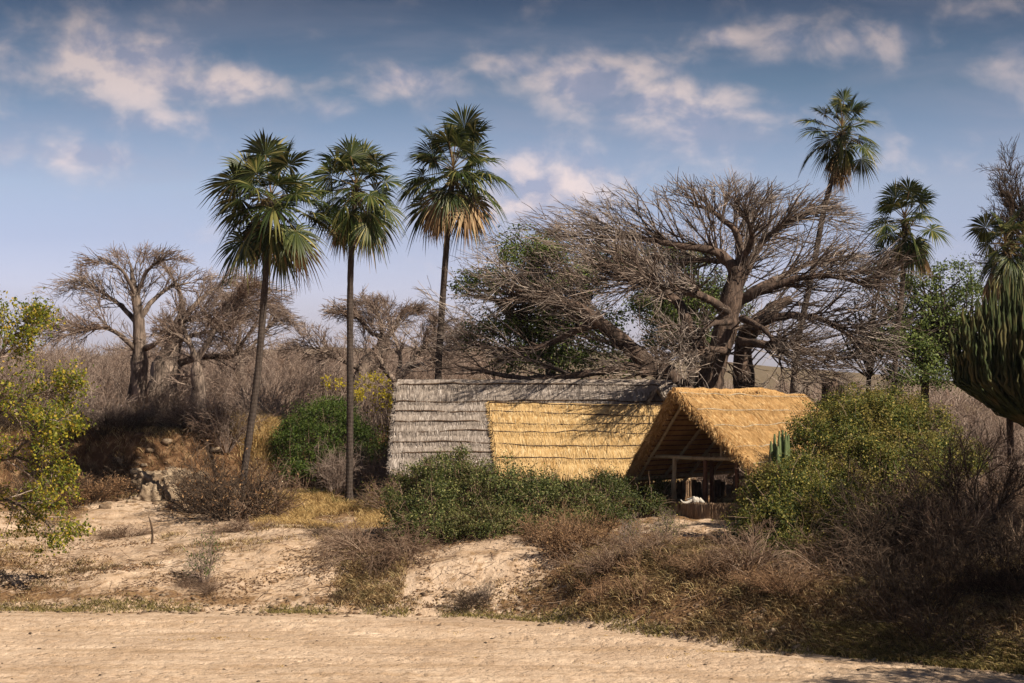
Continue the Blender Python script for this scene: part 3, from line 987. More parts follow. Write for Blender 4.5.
def low_wall():
    g = np.random.default_rng(9)
    base = PT(-0.4, 0.1, FLOOR)
    t = thing('low_wall', base, 'low curved wall of reeds and stones at the mouth of the open shelter', 'wall')
    m1, m2 = MB(), MB()
    arc = []
    for s in np.linspace(0, 1, 200):
        b = -1.15 + 4.3 * s
        a = -0.55 - 0.55 * math.sin(math.pi * s) + 0.15 * s
        if s < .06: a += (0.06 - s) * 18
        arc.append(PT(a, b, 0))
    arc = np.array(arc)
    # upright reeds
    n = 900
    i = g.integers(0, 199, n); f = g.uniform(0, 1, n)[:, None]
    S = arc[i] * (1 - f) + arc[i + 1] * f
    dep = g.uniform(-.14, .14, n)[:, None] * U_
    S = S + dep
    h = g.uniform(.98, 1.16, n)
    zb = FLOOR - .25
    P = np.stack([S + [0, 0, zb], S + [0, 0, zb + .5], S + np.stack([g.normal(0, .02, n), g.normal(0, .02, n), zb + .1 + h], -1)], 1)
    tubes(m1, P, np.full((n, 3), .022), 5, caps=True)
    m1.build('reed_facing', REED, t)
    # core of mud and stones
    core = np.stack([arc[::6] + [0, 0, zb + .1], arc[::6] + [0, 0, zb + 1.1]], 0)
    q = []
    nn = len(arc[::6])
    Vv = []
    for p in arc[::6]:
        for dd, zz in ((-.16, zb), (.16, zb), (.16, zb + 1.18), (-.16, zb + 1.18)):
            Vv.append(p + U_ * dd * .9 + np.array([0, 0, zz]) + g.normal(0, .012, 3))
    for k in range(nn - 1):
        for e in range(4):
            q.append([k * 4 + e, k * 4 + (e + 1) % 4, (k + 1) * 4 + (e + 1) % 4, (k + 1) * 4 + e])
    q.append([0, 3, 2, 1]); e = (nn - 1) * 4; q.append([e, e + 1, e + 2, e + 3])
    m2.add(np.array(Vv), q)
    m2.build('mud_core', REED, t, smooth=False)
    return t


low_wall()


def blob(g, c, r, sub=3, rough=.18, freq=1.3, flat=None):
    """one uneven rounded stone as verts and faces"""
    n = 2 ** sub * 3
    th = np.linspace(0, np.pi, n)
    ph = np.linspace(0, 2 * np.pi, 2 * n, endpoint=False)
    TT, PP = np.meshgrid(th, ph, indexing='ij')
    D = np.stack([np.sin(TT) * np.cos(PP), np.sin(TT) * np.sin(PP), np.cos(TT)], -1)
    s = g.integers(0, 999)
    nz = fbm(D[..., 0] * freq * 2 + 7, D[..., 1] * freq * 2 + D[..., 2] * freq * 1.7, 4, int(s)) + 0.5 * fbm(D[..., 2] * freq * 2.3, D[..., 0] * freq * 2.1, 3, int(s) + 5)
    # squarish
    Db = np.sign(D) * np.abs(D) ** 0.75
    P = np.asarray(c) + Db * np.asarray(r) * (1 + rough * nz * 2)[..., None]
    i = np.arange(n - 1)[:, None]; j = np.arange(2 * n)[None]
    j2 = (j + 1) % (2 * n)
    q = np.stack([i * 2 * n + j, (i + 1) * 2 * n + j, (i + 1) * 2 * n + j2, i * 2 * n + j2], -1).reshape(-1, 4)
    return P.reshape(-1, 3), q


def skull():
    g = np.random.default_rng(2)
    top = FLOOR - .25 + 1.17
    c = PT(-.98, .55, top - .05)
    t = thing('animal_skull', c, 'bleached white animal skull lying on the low curved wall', 'skull')
    m = MB()
    V, q = blob(g, c + [.10, 0, .20], (.15, .12, .12), 2, .12, 1.6); m.add(V, q)
    P, R = smooth_line([c + [.22, 0, .22], c + [.36, -.02, .12], c + [.46, -.03, .02]], [.11, .08, .05], 8)
    tubes(m, P[None], R[None], 10, caps=True)
    P, R = smooth_line([c + [.0, -.05, .10], c + [.05, -.06, .02], c + [.20, -.08, -.01]], [.06, .06, .04], 6)
    tubes(m, P[None], R[None], 8, caps=True)
    m.build('cranium', BONE, t)
    m = MB()
    P, R = smooth_line([c + [-.05, 0, .20], c + [-.25, -.02, .10], c + [-.42, -.04, .12], c + [-.50, -.05, .22]], [.07, .055, .04, .015], 14)
    tubes(m, P[None], R[None], 8, caps=True)
    m.build('horn', BONE, t)
    m = MB()
    P, R = smooth_line([c + [.05, .05, .30], c + [-.12, .16, .24], c + [-.26, .2, .22]], [.06, .04, .015], 10)
    tubes(m, P[None], R[None], 8, caps=True)
    m.build('horn', BONE, t)


skull()

# heap of cut straw inside the shelter
def straw_heap():
    g = np.random.default_rng(21)
    c = PT(1.3, .85, FLOOR)
    m = MB()
    V, q = blob(g, c + [0, 0, .35], (.75, .6, .75), 2, .12, 1); m.add(V, q)
    n = 1500
    d = nrm(g.normal(size=(n, 3))); d[:, 2] = np.abs(d[:, 2])
    S = c + [0, 0, .3] + d * [.72, .6, .75]
    D = nrm(d + g.normal(0, .6, (n, 3)))
    P, R = grow(g, S, D, g.uniform(.15, .4, n), np.full(n, .012), 3, .2, (0, 0, -.3))
    tubes(m, P, R, 3)
    solo(m, 'straw_heap', GR_BROWN, c, 'brown rounded heap of straw under the open shelter roof', 'straw heap')


straw_heap()


def rail_fence():
    base = at(756, 505, 84); base[2] = gz(base[0], base[1])
    t = thing('rail_fence', base, 'short grey rail fence seen through the right side of the open shelter', 'fence')
    g = np.random.default_rng(3)
    for k in range(4):
        m = MB(); x = base[0] - .9 + k * 1.15; pole(m, (x, 84 + .25 * k, base[2] - .2), (x, 84 + .25 * k, base[2] + 1.35), .07, k=4, wob=.01); m.build('post', WOOD_GREY, t)
    for z in (.45, .85, 1.25):
        m = MB(); pole(m, (base[0] - 1.2, 83.85, base[2] + z), (base[0] + 2.8, 84.7, base[2] + z + .05), .05, k=6, wob=.02); m.build('rail', WOOD_GREY, t)


rail_fence()


def stumps():
    for px, w_, lab, top in ((799, 18, 'pale sawn trunk stump behind the amber roof, left of the pair', 382), (832, 21, 'darker sawn trunk stump behind the amber roof, right of the pair', 382)):
        d = 92.0
        c = at(px, top, d); zb = gz(c[0], d) - .2
        r = w_ / 2 / F * d
        g = np.random.default_rng(px)
        k = 14; n = 26
        zz = np.linspace(zb, c[2], k)
        a = np.arange(n) / n * 2 * np.pi
        rad = r * (1 + .10 * np.sin(a * 3 + px) + .06 * g.normal(0, 1, n))[None] * np.linspace(1.35, 1.0, k)[:, None]
        V = np.stack([c[0] + rad * np.cos(a), d + rad * np.sin(a), zz[:, None] + 0 * rad], -1)
        V[-1, :, 2] += g.normal(0, .04, n)
        i = np.arange(k - 1)[:, None]; j = np.arange(n)[None]
        q = np.stack([i * n + j, i * n + (j + 1) % n, (i + 1) * n + (j + 1) % n, (i + 1) * n + j], -1).reshape(-1, 4)
        Vf = np.concatenate([V.reshape(-1, 3), [[c[0], d, c[2] - .05]]])
        T = [[(k - 1) * n + jj, (k - 1) * n + (jj + 1) % n, k * n] for jj in range(n)]
        solo(MB().add(Vf, q, T), 'tree_stump', WOOD_GREY if px < 810 else BAOBAB, (c[0], d, zb), lab, 'stump', 'sawn stumps behind the shelter')


stumps()


# ------------------------------------------------------------------ palms
def fan_leaf(mb, g, c, axis, side, R, span, nseg, droop, cup=0.25, fused=0.45, width=1.0, close=0.0):
    """a fan blade: folded segments joined near the stalk, free and drooping at the tips"""
    axis = nrm(axis); n = nrm(np.cross(side, axis)); side = np.cross(axis, n)
    if n[2] < 0 and abs(n[2]) > 0.2: n = -n
    b = np.linspace(-span, span, nseg) + g.normal(0, .02, nseg)
    db = 2 * span / nseg * width
    ln = R * (1 - 0.28 * (np.abs(b) / math.pi) ** 1.5) * g.uniform(.86, 1.08, nseg)
    st = np.array([0.03, 0.28, fused, 0.75, 1.0])
    wd = np.array([0.03, 0.28, fused, 0.26, 0.02]) * db * 0.52
    dirs = np.cos(b)[:, None] * axis + np.sin(b)[:, None] * side + (cup * np.abs(np.sin(b)))[:, None] * n
    dirs = nrm(dirs)
    perp = nrm(-np.sin(b)[:, None] * axis + np.cos(b)[:, None] * side)
    bend = droop * g.uniform(.7, 1.4, nseg)
    V = np.empty((nseg, 5, 3, 3))
    for i, (s, w_) in enumerate(zip(st, wd)):
        P = c + dirs * (ln * s)[:, None] + np.array([0, 0, -1.0]) * (bend * ln * s ** 2.4)[:, None]
        W = perp * (w_ * ln)[:, None]
        V[:, i, 0] = P - W; V[:, i, 1] = P + n * (w_ * ln * .55)[:, None]; V[:, i, 2] = P + W
    base = (np.arange(nseg) * 15)[:, None, None]
    i = np.arange(4)[None, :, None]; j = np.arange(2)[None, None]
    q = np.stack([base + i * 3 + j, base + i * 3 + j + 1, base + (i + 1) * 3 + j + 1, base + (i + 1) * 3 + j], -1).reshape(-1, 4)
    mb.add(V, q)


def palm(pts, d, r0, r1, label, seed, rad=2.75, nleaf=30, ndead=9, low=-0.9, lean=(0, 0), deadlen=1.65, visible_base=True):
    """pts: (px,row) of the trunk from base to crown heart"""
    g = np.random.default_rng(seed)
    P3 = [at(px, row, d) for px, row in pts]
    zb = gz(P3[0][0], d)
    P3[0][2] = zb - 0.15
    P, R = smooth_line(P3, np.linspace(r0, r1, len(P3)) * .86, 60)
    R[:5] *= np.array([1.35, 1.2, 1.12, 1.06, 1.02])
    R *= 1 + .03 * g.normal(0, 1, 60)
    base = P[0].copy()
    t = thing('fan_palm', base, label, 'palm', 'tall fan palms along the river bank')
    m = MB(); tubes(m, P[None], R[None], 12, caps=True); m.build('trunk', PALM_TRUNK, t)
    H = P[-1]
    green, stalk, dead = MB(), MB(), MB()
    ga = 2.399963
    for k in range(nleaf):
        f = (k + .5) / nleaf
        el = 1.30 - (1.30 - low) * f ** 0.85 + g.normal(0, .10)
        az = k * ga + g.normal(0, .25)
        D = np.array([math.cos(el) * math.cos(az) + lean[0], math.cos(el) * math.sin(az) + lean[1], math.sin(el)])
        pl = rad * g.uniform(.34, .62)
        S = H + np.array([0, 0, .35 - .7 * f])
        Pp, Rp = grow(g, S[None], D[None], np.array([pl]), np.array([.030]), 6, .03, (0, 0, -.012 - .06 * f), .7)
        tubes(stalk, Pp, Rp, 4)
        ax = nrm(Pp[0, -1] - Pp[0, -2])
        side = np.cross(ax, [0, 0, 1.0])
        if np.linalg.norm(side) < .2: side = np.array([math.sin(az), -math.cos(az), 0])
        side = nrm(side + g.normal(0, .45, 3))
        R_ = rad * g.uniform(.44, .56)
        fan_leaf(green if (f < .9 or g.random() < .6) else dead, g, Pp[0, -1], ax, side, R_, g.uniform(1.9, 2.5), 36, .22 + .42 * f, .30, .56)
    for k in range(ndead):
        az = g.uniform(0, 2 * np.pi)
        D = np.array([math.cos(az) * .9, math.sin(az) * .9, -.25])
        pl = rad * g.uniform(.22, .62)
        S = H + np.array([0, 0, -.35])
        Pp, Rp = grow(g, S[None], D[None], np.array([pl]), np.array([.024]), 6, .05, (0, 0, -.32), .7)
        tubes(stalk, Pp, Rp, 4)
        ax = nrm(np.array([D[0] * .15, D[1] * .15, -1.0]) + g.normal(0, .06, 3))
        side = nrm(np.cross(ax, [D[1], D[0], .3]))
        fan_leaf(dead, g, Pp[0, -1], ax, side, deadlen * g.uniform(.7, 1.15), g.uniform(.30, .5), 14, .1, .9, .6, 1.6)
    # fibrous boots and fruit stalks in the heart
    n = 60
    S = H + g.normal(0, .12, (n, 3)) + np.array([0, 0, -.5]) * g.uniform(0, 1, n)[:, None]
    Pp, Rp = grow(g, S, nrm(g.normal(size=(n, 3)) + [0, 0, .2]), g.uniform(.3, .8, n), np.full(n, .03), 4, .15, (0, 0, -.15))
    tubes(stalk, Pp, Rp, 4)
    c = green.build('crown', G_PALM, t)
    q = stalk.build('stalks', PETIOLE, t); q.parent = c
    if dead.V: dead.build('dead_fronds', DEAD_PALM, t)
    return t


palm([(238, 492), (247, 452), (258, 370), (265, 285), (271, 201)], 90, .20, .17, 'leftmost tall fan palm with a bent leaning trunk and brown hanging fronds', 101, 3.35, 38, 11, -1.0)
palm([(349, 497), (350, 420), (350, 330), (351, 260), (356, 189)], 92, .19, .16, 'tall fan palm with a dead straight trunk standing on yellow grass', 102, 2.7, 33, 10, -1.0)
palm([(434, 470), (438, 380), (442, 310), (447, 240), (453, 172)], 97, .20, .16, 'tall fan palm rising behind the grey thatch roof with many tan dead fronds', 103, 3.15, 35, 18, -.8, deadlen=2.0)
palm([(786, 430), (797, 350), (812, 275), (824, 210), (835, 168), (842, 133)], 106, .20, .15, 'tallest slim fan palm leaning right out of the big bare baobab', 104, 2.5, 26, 8, -.9)
palm([(890, 440), (896, 350), (902, 290), (905, 222)], 96, .17, .13, 'shorter fan palm rising between the big baobab and the dark tree', 105, 2.35, 24, 9, -1.0)
palm([(1012, 450), (1008, 350), (1006, 245)], 84, .18, .14, 'fan palm half cut off at the right edge above the candelabra cactus', 106, 1.95, 22, 7, -1.0)


# ------------------------------------------------------------------ baobabs and bare trees
def bare_tree(t, g, limbs, d0, center, bark, twig, n1, n2, n3, n4=0, outw=.5, flat=.25, up=.03, l1=(.30, .6), l2=(.35, .7), l3=(.35, .7), limb_k=26, wob=.05, tw=1.0, a1=(.5, 1.1), trunk_name='trunk', crown_name='crown', hang=0.0, sides=12, rmin=.011, fw=.5, twander=.13, l1r=.055, env=None, envy=.04, ret=.22, lw=None, cang=(.35, .9), cull=None):
    """limbs: list of (points[(px,row,depth offset)], radii in m). One mesh for trunk and limbs, one for the twigs."""
    mb, tb = MB(), MB()
    Ps, Rs, Ls = [], [], []
    for k, (pts, rad) in enumerate(limbs):
        p3 = [at(a, b, d0 + c) for a, b, c in pts]
        P, R = smooth_line(p3, rad, limb_k)
        w = g.normal(0, 1, (limb_k, 3)).cumsum(0) * wob * .5
        w -= w[:1] ; w -= np.linspace(0, 1, limb_k)[:, None] * w[-1:]
        P = P + w * min(1.0, np.mean(rad) * 8)
        R = R * (1 + .07 * g.normal(0, 1, limb_k))
        tubes(mb, P[None], R[None], sides, caps=True)
        Ps.append(P); Rs.append(R); Ls.append(np.linalg.norm(np.diff(P, axis=0), axis=1).sum())
    Ps, Rs, Ls = np.array(Ps), np.array(Rs), np.array(Ls)
    C = at(center[0], center[1], d0)

    def squash(P):
        # the crown is flat-topped: shoots that reach its roof turn outwards
        if env is None: return P
        ex = np.array([at(a, b, d0)[0] for a, b in env]); ez = np.array([at(a, b, d0)[2] for a, b in env])
        top = np.interp(P[..., 0], ex, ez) - envy * (P[..., 1] - d0) ** 2 - 1.3 + 1.4 * vnoise(P[..., :1, 0] * 3.1, P[..., :1, 2] * 3.7 + P[..., :1, 1])
        o_ = np.maximum(P[..., 2] - top, 0)
        P = P.copy(); P[..., 2] -= o_ - (ret * o_ + .9 * (1 - np.exp(-o_ / 1.6)))
        return P

    def bias(S):
        v = S - C
        v[:, 2] *= flat * 2
        return nrm(v) + np.array([0, 0, -hang])
    # children of the limbs keep off the trunk (weights: thinner = more)
    wt = Ls / (Rs.mean(1) + .08)
    if lw is not None: wt = wt * np.array(lw)
    lm = np.minimum(Ls, 6.5)
    idx = g.choice(len(Ps), n1, p=wt / wt.sum())
    S, D, L, R = [], [], [], []
    tt = g.uniform(.30, 1.0, n1) * (limb_k - 1.001)
    i = tt.astype(int); f = (tt - i)[:, None]
    A, B = Ps[idx, i], Ps[idx, i + 1]
    S = A + (B - A) * f; T = nrm(B - A)
    N = nrm(np.cross(T, g.normal(size=(n1, 3))))
    ang = g.uniform(a1[0], a1[1], n1)[:, None]
    D = nrm(np.cos(ang) * T + np.sin(ang) * N + outw * bias(S) + [0, 0, up * 4])
    L = lm[idx] * g.uniform(*l1, n1)
    R = np.clip(Rs[idx, i] * .4, .018, l1r)
    P1, R1 = grow(g, S, D, L, R, 9, twander, (0, 0, up), .3); P1 = squash(P1)
    tubes(mb, P1, R1, 5)
    S, D, L2, R = spawn(g, P1, R1, L, n2, .15, 1, *cang, *l2, .62, bias, outw * fw, rmin * 1.5)
    P2, R2 = grow(g, S, D, L2, R, 7, twander * .9, (0, 0, up - hang * .05), .4); P2 = squash(P2)
    if cull is not None:
        kp = cull(g, P2); P2, R2, L2 = P2[kp], R2[kp], L2[kp]
    tubes(tb, P2, R2 * tw, 4)
    S, D, L3, R = spawn(g, P2, R2, L2, n3, .15, 1, *cang, *l3, .65, bias, outw * fw * .7, rmin)
    P3, R3 = grow(g, S, D, L3, R, 5, twander * .8, (0, 0, up - hang * .08), .5); P3 = squash(P3)
    if cull is not None:
        kp = cull(g, P3); P3, R3, L3 = P3[kp], R3[kp], L3[kp]
    tubes(tb, P3, R3 * tw, 3)
    if n4:
        S, D, L4, R = spawn(g, P3, R3, L3, n4, .2, 1, .35, .9, .4, .8, .75, bias, outw * .2, rmin * .85)
        P4, R4 = grow(g, S, D, L4, R, 4, .1, (0, 0, up - hang * .1), .5); P4 = squash(P4)
        if cull is not None:
            kp = cull(g, P4); P4, R4, L4 = P4[kp], R4[kp], L4[kp]
        tubes(tb, P4, R4 * tw, 3)
    mb.build(trunk_name, bark, t)
    tb.build(crown_name, twig, t)
    return t


def big_baobab():
    d = 96.5
    b = at(712, 440, d); b[2] = gz(b[0], d)
    t = thing('baobab', b, 'huge spreading bare baobab arching over the thatched roofs', 'baobab', 'bare baobabs')
    g = np.random.default_rng(55)
    L = [
        # double trunk
        ([(690, 470, 0), (706, 400, 0), (716, 360, 0), (731, 310, 0), (738, 268, 0)], [.95, .74, .60, .52, .40]),
        ([(735, 470, .5), (742, 400, .5), (745, 340, .8), (770, 310, 1.2), (790, 300, 1.5)], [.75, .55, .45, .34, .24]),
        ([(700, 470, -.5), (692, 405, -.6), (675, 380, -.8), (655, 366, -1), (640, 375, -1.2)], [.7, .52, .42, .30, .20]),
        # left big limb
        ([(680, 388, -.5), (650, 362, -.8), (617, 336, -1), (592, 316, -1), (560, 300, -1), (520, 296, -1)], [.5, .42, .38, .30, .18, .08]),
        ([(600, 322, -1), (575, 330, -.6), (545, 345, 0), (505, 350, 0), (475, 345, 0)], [.26, .18, .13, .09, .05]),
        # long low limb to the left over the thatch
        ([(672, 382, -.3), (640, 366, -.8), (600, 372, -1.1), (560, 378, -1.2), (520, 379, -1.1), (480, 372, -.9), (455, 364, -.8)], [.28, .22, .18, .15, .13, .09, .05]),
        # mid-left upright limb
        ([(712, 380, .3), (695, 340, .8), (682, 310, 1.2), (665, 290, 1.6), (640, 268, 2), (600, 250, 2.4), (560, 245, 2.6)], [.36, .30, .24, .18, .14, .09, .05]),
        # top forks
        ([(738, 285, 0), (730, 262, -.3), (712, 250, -.8), (680, 244, -1.2), (640, 238, -1.6), (600, 236, -2)], [.36, .28, .22, .16, .11, .06]),
        ([(737, 280, 0), (742, 250, .2), (735, 228, .3), (715, 212, .3), (690, 202, .2)], [.34, .22, .16, .11, .06]),
        ([(738, 285, 0), (752, 258, .4), (765, 238, .5), (790, 220, .7), (815, 208, 1)], [.30, .20, .15, .10, .05]),
        ([(740, 300, 0), (765, 290, -.6), (795, 280, -1.2), (830, 278, -1.8), (865, 285, -2.4)], [.28, .22, .17, .11, .05]),
        ([(745, 330, .3), (775, 318, -.6), (810, 318, -1.6), (840, 330, -2.4), (868, 352, -3)], [.28, .21, .15, .10, .05]),
        ([(742, 345, .4), (770, 345, -1), (800, 350, -2.2), (830, 366, -3)], [.22, .16, .11, .05]),
        ([(735, 315, 0), (710, 300, -1.6), (685, 292, -3.0), (650, 285, -4.0), (610, 276, -4.6)], [.26, .20, .15, .10, .05]),
        ([(738, 290, 0), (745, 270, 2), (740, 250, 3.5), (760, 235, 5)], [.24, .18, .12, .06]),
        ([(738, 300, 0), (775, 280, 2), (810, 262, 3.5), (845, 250, 4.5)], [.24, .17, .11, .05]),
    ]
    def cull(g, P):
        # few twigs hang down over the long roof
        low = (P[..., 2].min(1) < 8.35) & (P[..., 0].mean(1) < 6.6)
        out = P[..., 0].max(1) > 18.6
        return (~low | (g.uniform(0, 1, len(P)) < .10)) & (~out | (g.uniform(0, 1, len(P)) < .22))
    L += [
        ([(728, 352, -1), (708, 348, -2.6), (685, 350, -3.6), (660, 356, -4.2)], [.20, .14, .09, .03]),
        ([(738, 340, -1), (762, 346, -2.6), (792, 362, -3.8), (815, 372, -4.4)], [.20, .14, .09, .03]),
        ([(730, 322, -1), (712, 326, -3.0), (700, 338, -4.2), (690, 358, -4.6)], [.17, .12, .08, .03]),
        ([(742, 318, -1), (765, 330, -3.0), (778, 350, -4.4), (782, 372, -5)], [.17, .12, .08, .03]),
        ([(738, 272, 0), (720, 262, 2), (690, 262, 3.6), (650, 258, 5)], [.2, .14, .09, .03]),
        ([(742, 262, 0), (752, 236, -1.6), (745, 216, -2.6), (730, 204, -3.4)], [.2, .13, .08, .03]),
    ]
    bare_tree(t, g, L, d, (715, 320), BAOBAB, TWIG_BAOBAB, 620, 3500, 8600, 3600, ret=.55, cang=(.30, 1.0), lw=[1, 1.2, 1, 1.1, .8, .35, 1.2, 1.5, 1.7, 1.7, 1.4, 1.2, 1.1, 1.3, 1.3, 1.3, 1.4, 1.4, 1.4, 1.4, 1.4, 1.5], cull=cull, env=[(380, 290), (430, 275), (470, 250), (520, 226), (560, 218), (610, 205), (660, 195), (740, 194), (800, 200), (840, 214), (870, 228), (905, 250), (950, 280)], outw=.9, flat=.15, up=.024, l1=(.30, .66), l2=(.34, .70), l3=(.35, .75), rmin=.013, tw=1.0, fw=.40, twander=.075, l1r=.05)


big_baobab()


def small_baobabs():
    def mk(label, b, d, limbs, center, seed, n1=90, n2=500, n3=1700, group='bare baobabs', bark=BAOBAB_PALE, twig=TWIG_GREY, name='baobab', cat='baobab', **kw):
        p = at(b[0], b[1], d); p[2] = gz(p[0], d)
        t = thing(name, p, label, cat, group)
        g = np.random.default_rng(seed)
        row0 = HOR + (EYE - p[2]) / d * F + 3
        limbs = [([(a, (row0 if r is None else r), c) for a, r, c in pts], [q * (1.15 if pts[0][1] is None else .80) for q in rad[:-1]] + [.022]) for pts, rad in limbs]
        bare_tree(t, g, limbs, d, center, bark, twig, n1, n2, n3, **kw)
        return t
    K = dict(outw=.45, flat=.22, up=.02, ret=.5, cang=(.3, 1.0), fw=.35, rmin=.013, limb_k=20, sides=10, l1=(.25, .5), l1r=.034, twander=.12)
    mk('leftmost bare baobab with a pale forked trunk and flat wide crown', (134, 425), 116, [
        ([(133, None, 0), (134, 410, 0), (138, 370, 0), (139, 340, 0), (138, 315, 0), (134, 285, 0), (130, 262, 0)], [.62, .50, .42, .34, .28, .18, .08]),
        ([(138, 352, 0), (120, 335, -.6), (100, 328, -1), (75, 330, -1.4), (50, 322, -2)], [.22, .17, .12, .09, .05]),
        ([(138, 325, 0), (120, 305, .6), (100, 290, 1), (80, 280, 1.4)], [.22, .16, .11, .05]),
        ([(139, 318, 0), (152, 300, .4), (170, 288, .8), (195, 282, 1)], [.24, .17, .12, .06]),
        ([(138, 300, 0), (125, 275, -.6), (110, 262, -1), (95, 255, -1)], [.18, .12, .08, .05]),
        ([(137, 295, 0), (148, 272, -.3), (160, 262, -.6), (175, 258, -1)], [.18, .12, .08, .05]),
        ([(140, 350, 0), (160, 340, -1), (180, 325, -2), (205, 315, -2.5)], [.24, .17, .12, .06])],
       (140, 330), 61, 220, 1300, 3800, n4=1600, env=[(20, 300), (50, 290), (80, 270), (110, 256), (140, 248), (175, 252), (205, 268), (240, 290)], **K)
    mk('dark thick-trunked baobab leaning right behind the leftmost one', (158, 420), 121, [
        ([(157, None, 0), (160, 400, 0), (166, 368, 0), (173, 345, 0), (180, 320, 0), (186, 298, 0)], [1.0, .88, .72, .5, .34, .18]),
        ([(178, 325, 0), (195, 305, .6), (212, 290, 1), (232, 278, 1.4)], [.26, .18, .12, .06]),
        ([(182, 312, 0), (178, 290, -.4), (170, 275, -.6), (165, 262, -1)], [.24, .15, .1, .05]),
        ([(166, 372, .6), (185, 362, 0), (205, 358, -.5), (228, 357, -1), (238, 352, -1)], [.34, .26, .22, .18, .14]),
        ([(236, 354, -1), (245, 340, -1), (255, 325, -1), (262, 305, -1)], [.18, .12, .09, .05]),
        ([(172, 345, 0), (195, 335, -1), (220, 330, -2), (245, 318, -2.5)], [.25, .17, .12, .06])],
       (180, 325), 62, 130, 750, 2200, n4=800, env=[(90, 290), (130, 272), (160, 260), (200, 263), (235, 272), (258, 282), (280, 295)], **K)
    mk('bare baobab with a smooth pale upright trunk, third from the left', (197, 425), 113, [
        ([(198, None, 0), (198, 405, 0), (197, 375, 0), (197, 355, 0)], [.42, .38, .34, .28]),
        ([(197, 362, 0), (190, 345, 0), (183, 330, 0), (178, 310, 0)], [.24, .17, .12, .06]),
        ([(197, 360, 0), (210, 340, 0), (222, 322, .3), (236, 305, .6), (245, 285, 1)], [.26, .19, .14, .10, .05]),
        ([(222, 325, 0), (240, 318, 1), (260, 310, 1.6)], [.12, .08, .05]),
        ([(190, 345, 0), (175, 335, -1), (160, 330, -2)], [.12, .08, .05])],
       (205, 345), 63, 90, 560, 2200, n4=1200, env=[(130, 310), (165, 295), (200, 290), (245, 280), (275, 295)], **K)
    mk('smaller bare baobab behind the bent palm trunk', (240, 410), 128, [
        ([(241, None, 0), (241, 385, 0), (240, 362, 0), (237, 345, 0)], [.34, .30, .26, .2]),
        ([(240, 365, 0), (228, 345, 0), (218, 330, 0), (210, 318, 0)], [.18, .13, .09, .05]),
        ([(238, 350, 0), (240, 328, .5), (236, 310, .8), (228, 295, 1)], [.18, .13, .09, .05]),
        ([(240, 358, 0), (256, 342, 0), (270, 325, 0), (282, 308, 0)], [.18, .13, .09, .05])],
       (240, 355), 64, 100, 600, 2400, n4=900, env=[(190, 315), (215, 298), (245, 292), (275, 300), (300, 330)], **K)
    mk('tiny flat-topped bare tree on the horizon right of the bent palm', (275, 378), 190, [
        ([(276, None, 0), (276, 374, 0), (275, 362, 0)], [.3, .26, .2]),
        ([(275, 366, 0), (265, 357, 0), (254, 353, 0)], [.16, .1, .06]),
        ([(275, 366, 0), (285, 357, 0), (297, 353, 0)], [.16, .1, .06])],
       (275, 362), 65, 40, 160, 500, name='bare_tree', cat='tree', outw=.4, flat=.3, up=.03, rmin=.02, limb_k=12, sides=8)
    mk('gnarled dark baobab with a thick arching limb behind the round green shrub', (368, 410), 118, [
        ([(360, None, 0), (362, 385, 0), (370, 362, 0), (380, 350, 0), (383, 340, 0), (372, 332, 0)], [.7, .6, .48, .4, .3, .16]),
        ([(381, 346, 0), (395, 328, 0), (405, 312, 0), (415, 302, 0)], [.22, .15, .1, .05]),
        ([(374, 335, 0), (362, 322, .5), (350, 312, 1), (338, 305, 1)], [.17, .12, .08, .05]),
        ([(366, 372, 0), (345, 360, -1), (325, 352, -2), (305, 345, -2)], [.25, .17, .12, .06]),
        ([(383, 342, 0), (380, 322, 0), (372, 305, .4), (362, 296, .8)], [.2, .14, .1, .05])],
       (372, 345), 66, 140, 900, 3200, n4=1800, env=[(285, 330), (310, 315), (340, 303), (370, 294), (400, 298), (430, 310), (450, 322)], **K)
    mk('pale baobab with rising arms directly behind the left end of the grey thatch', (398, 410), 112, [
        ([(399, None, 0), (399, 392, 0), (398, 380, 0)], [.42, .36, .30]),
        ([(398, 384, 0), (388, 372, 0), (382, 362, 0), (376, 348, 0)], [.25, .18, .14, .08]),
        ([(398, 384, 0), (406, 368, 0), (420, 352, 0), (432, 338, 0), (436, 322, 0)], [.25, .19, .15, .1, .05]),
        ([(398, 380, 0), (400, 362, .5), (398, 345, .8), (392, 328, 1)], [.2, .14, .1, .05]),
        ([(406, 368, 0), (425, 362, -1), (445, 350, -2), (460, 335, -2)], [.16, .12, .09, .05])],
       (400, 368), 67, 120, 760, 2800, n4=1500, env=[(350, 330), (375, 318), (400, 312), (440, 318), (470, 326), (490, 340)], **K)
    mk('tall dark bare tree with fine twigs behind the palm at the right edge', (1040, 440), 100, [
        ([(1048, None, 0), (1040, 380, 0), (1034, 300, 0), (1026, 240, 0), (1020, 195, 0)], [.5, .42, .32, .2, .08]),
        ([(1036, 320, 0), (1015, 290, -.4), (1006, 272, -.8), (998, 262, -1)], [.2, .15, .1, .05]),
        ([(1032, 280, 0), (1012, 250, .4), (1006, 235, .8), (998, 222, 1)], [.18, .12, .08, .05]),
        ([(1028, 250, 0), (1012, 222, 0), (1010, 204, 0), (1004, 190, 0)], [.15, .1, .07, .04]),
        ([(1034, 290, 0), (1055, 260, 0), (1070, 235, 0), (1080, 205, 0)], [.2, .14, .1, .05]),
        ([(1036, 340, 0), (1010, 325, -.4), (1000, 330, -.8), (990, 322, -1)], [.18, .12, .08, .05])],
       (1025, 290), 68, 150, 1000, 4200, n4=3500, l1=(.2, .42), group=None, bark=BARK_DARK, twig=TWIG_DARK, name='bare_tree', cat='tree', outw=.2, flat=.5, up=.03, rmin=.012, limb_k=20, sides=8)


small_baobabs()


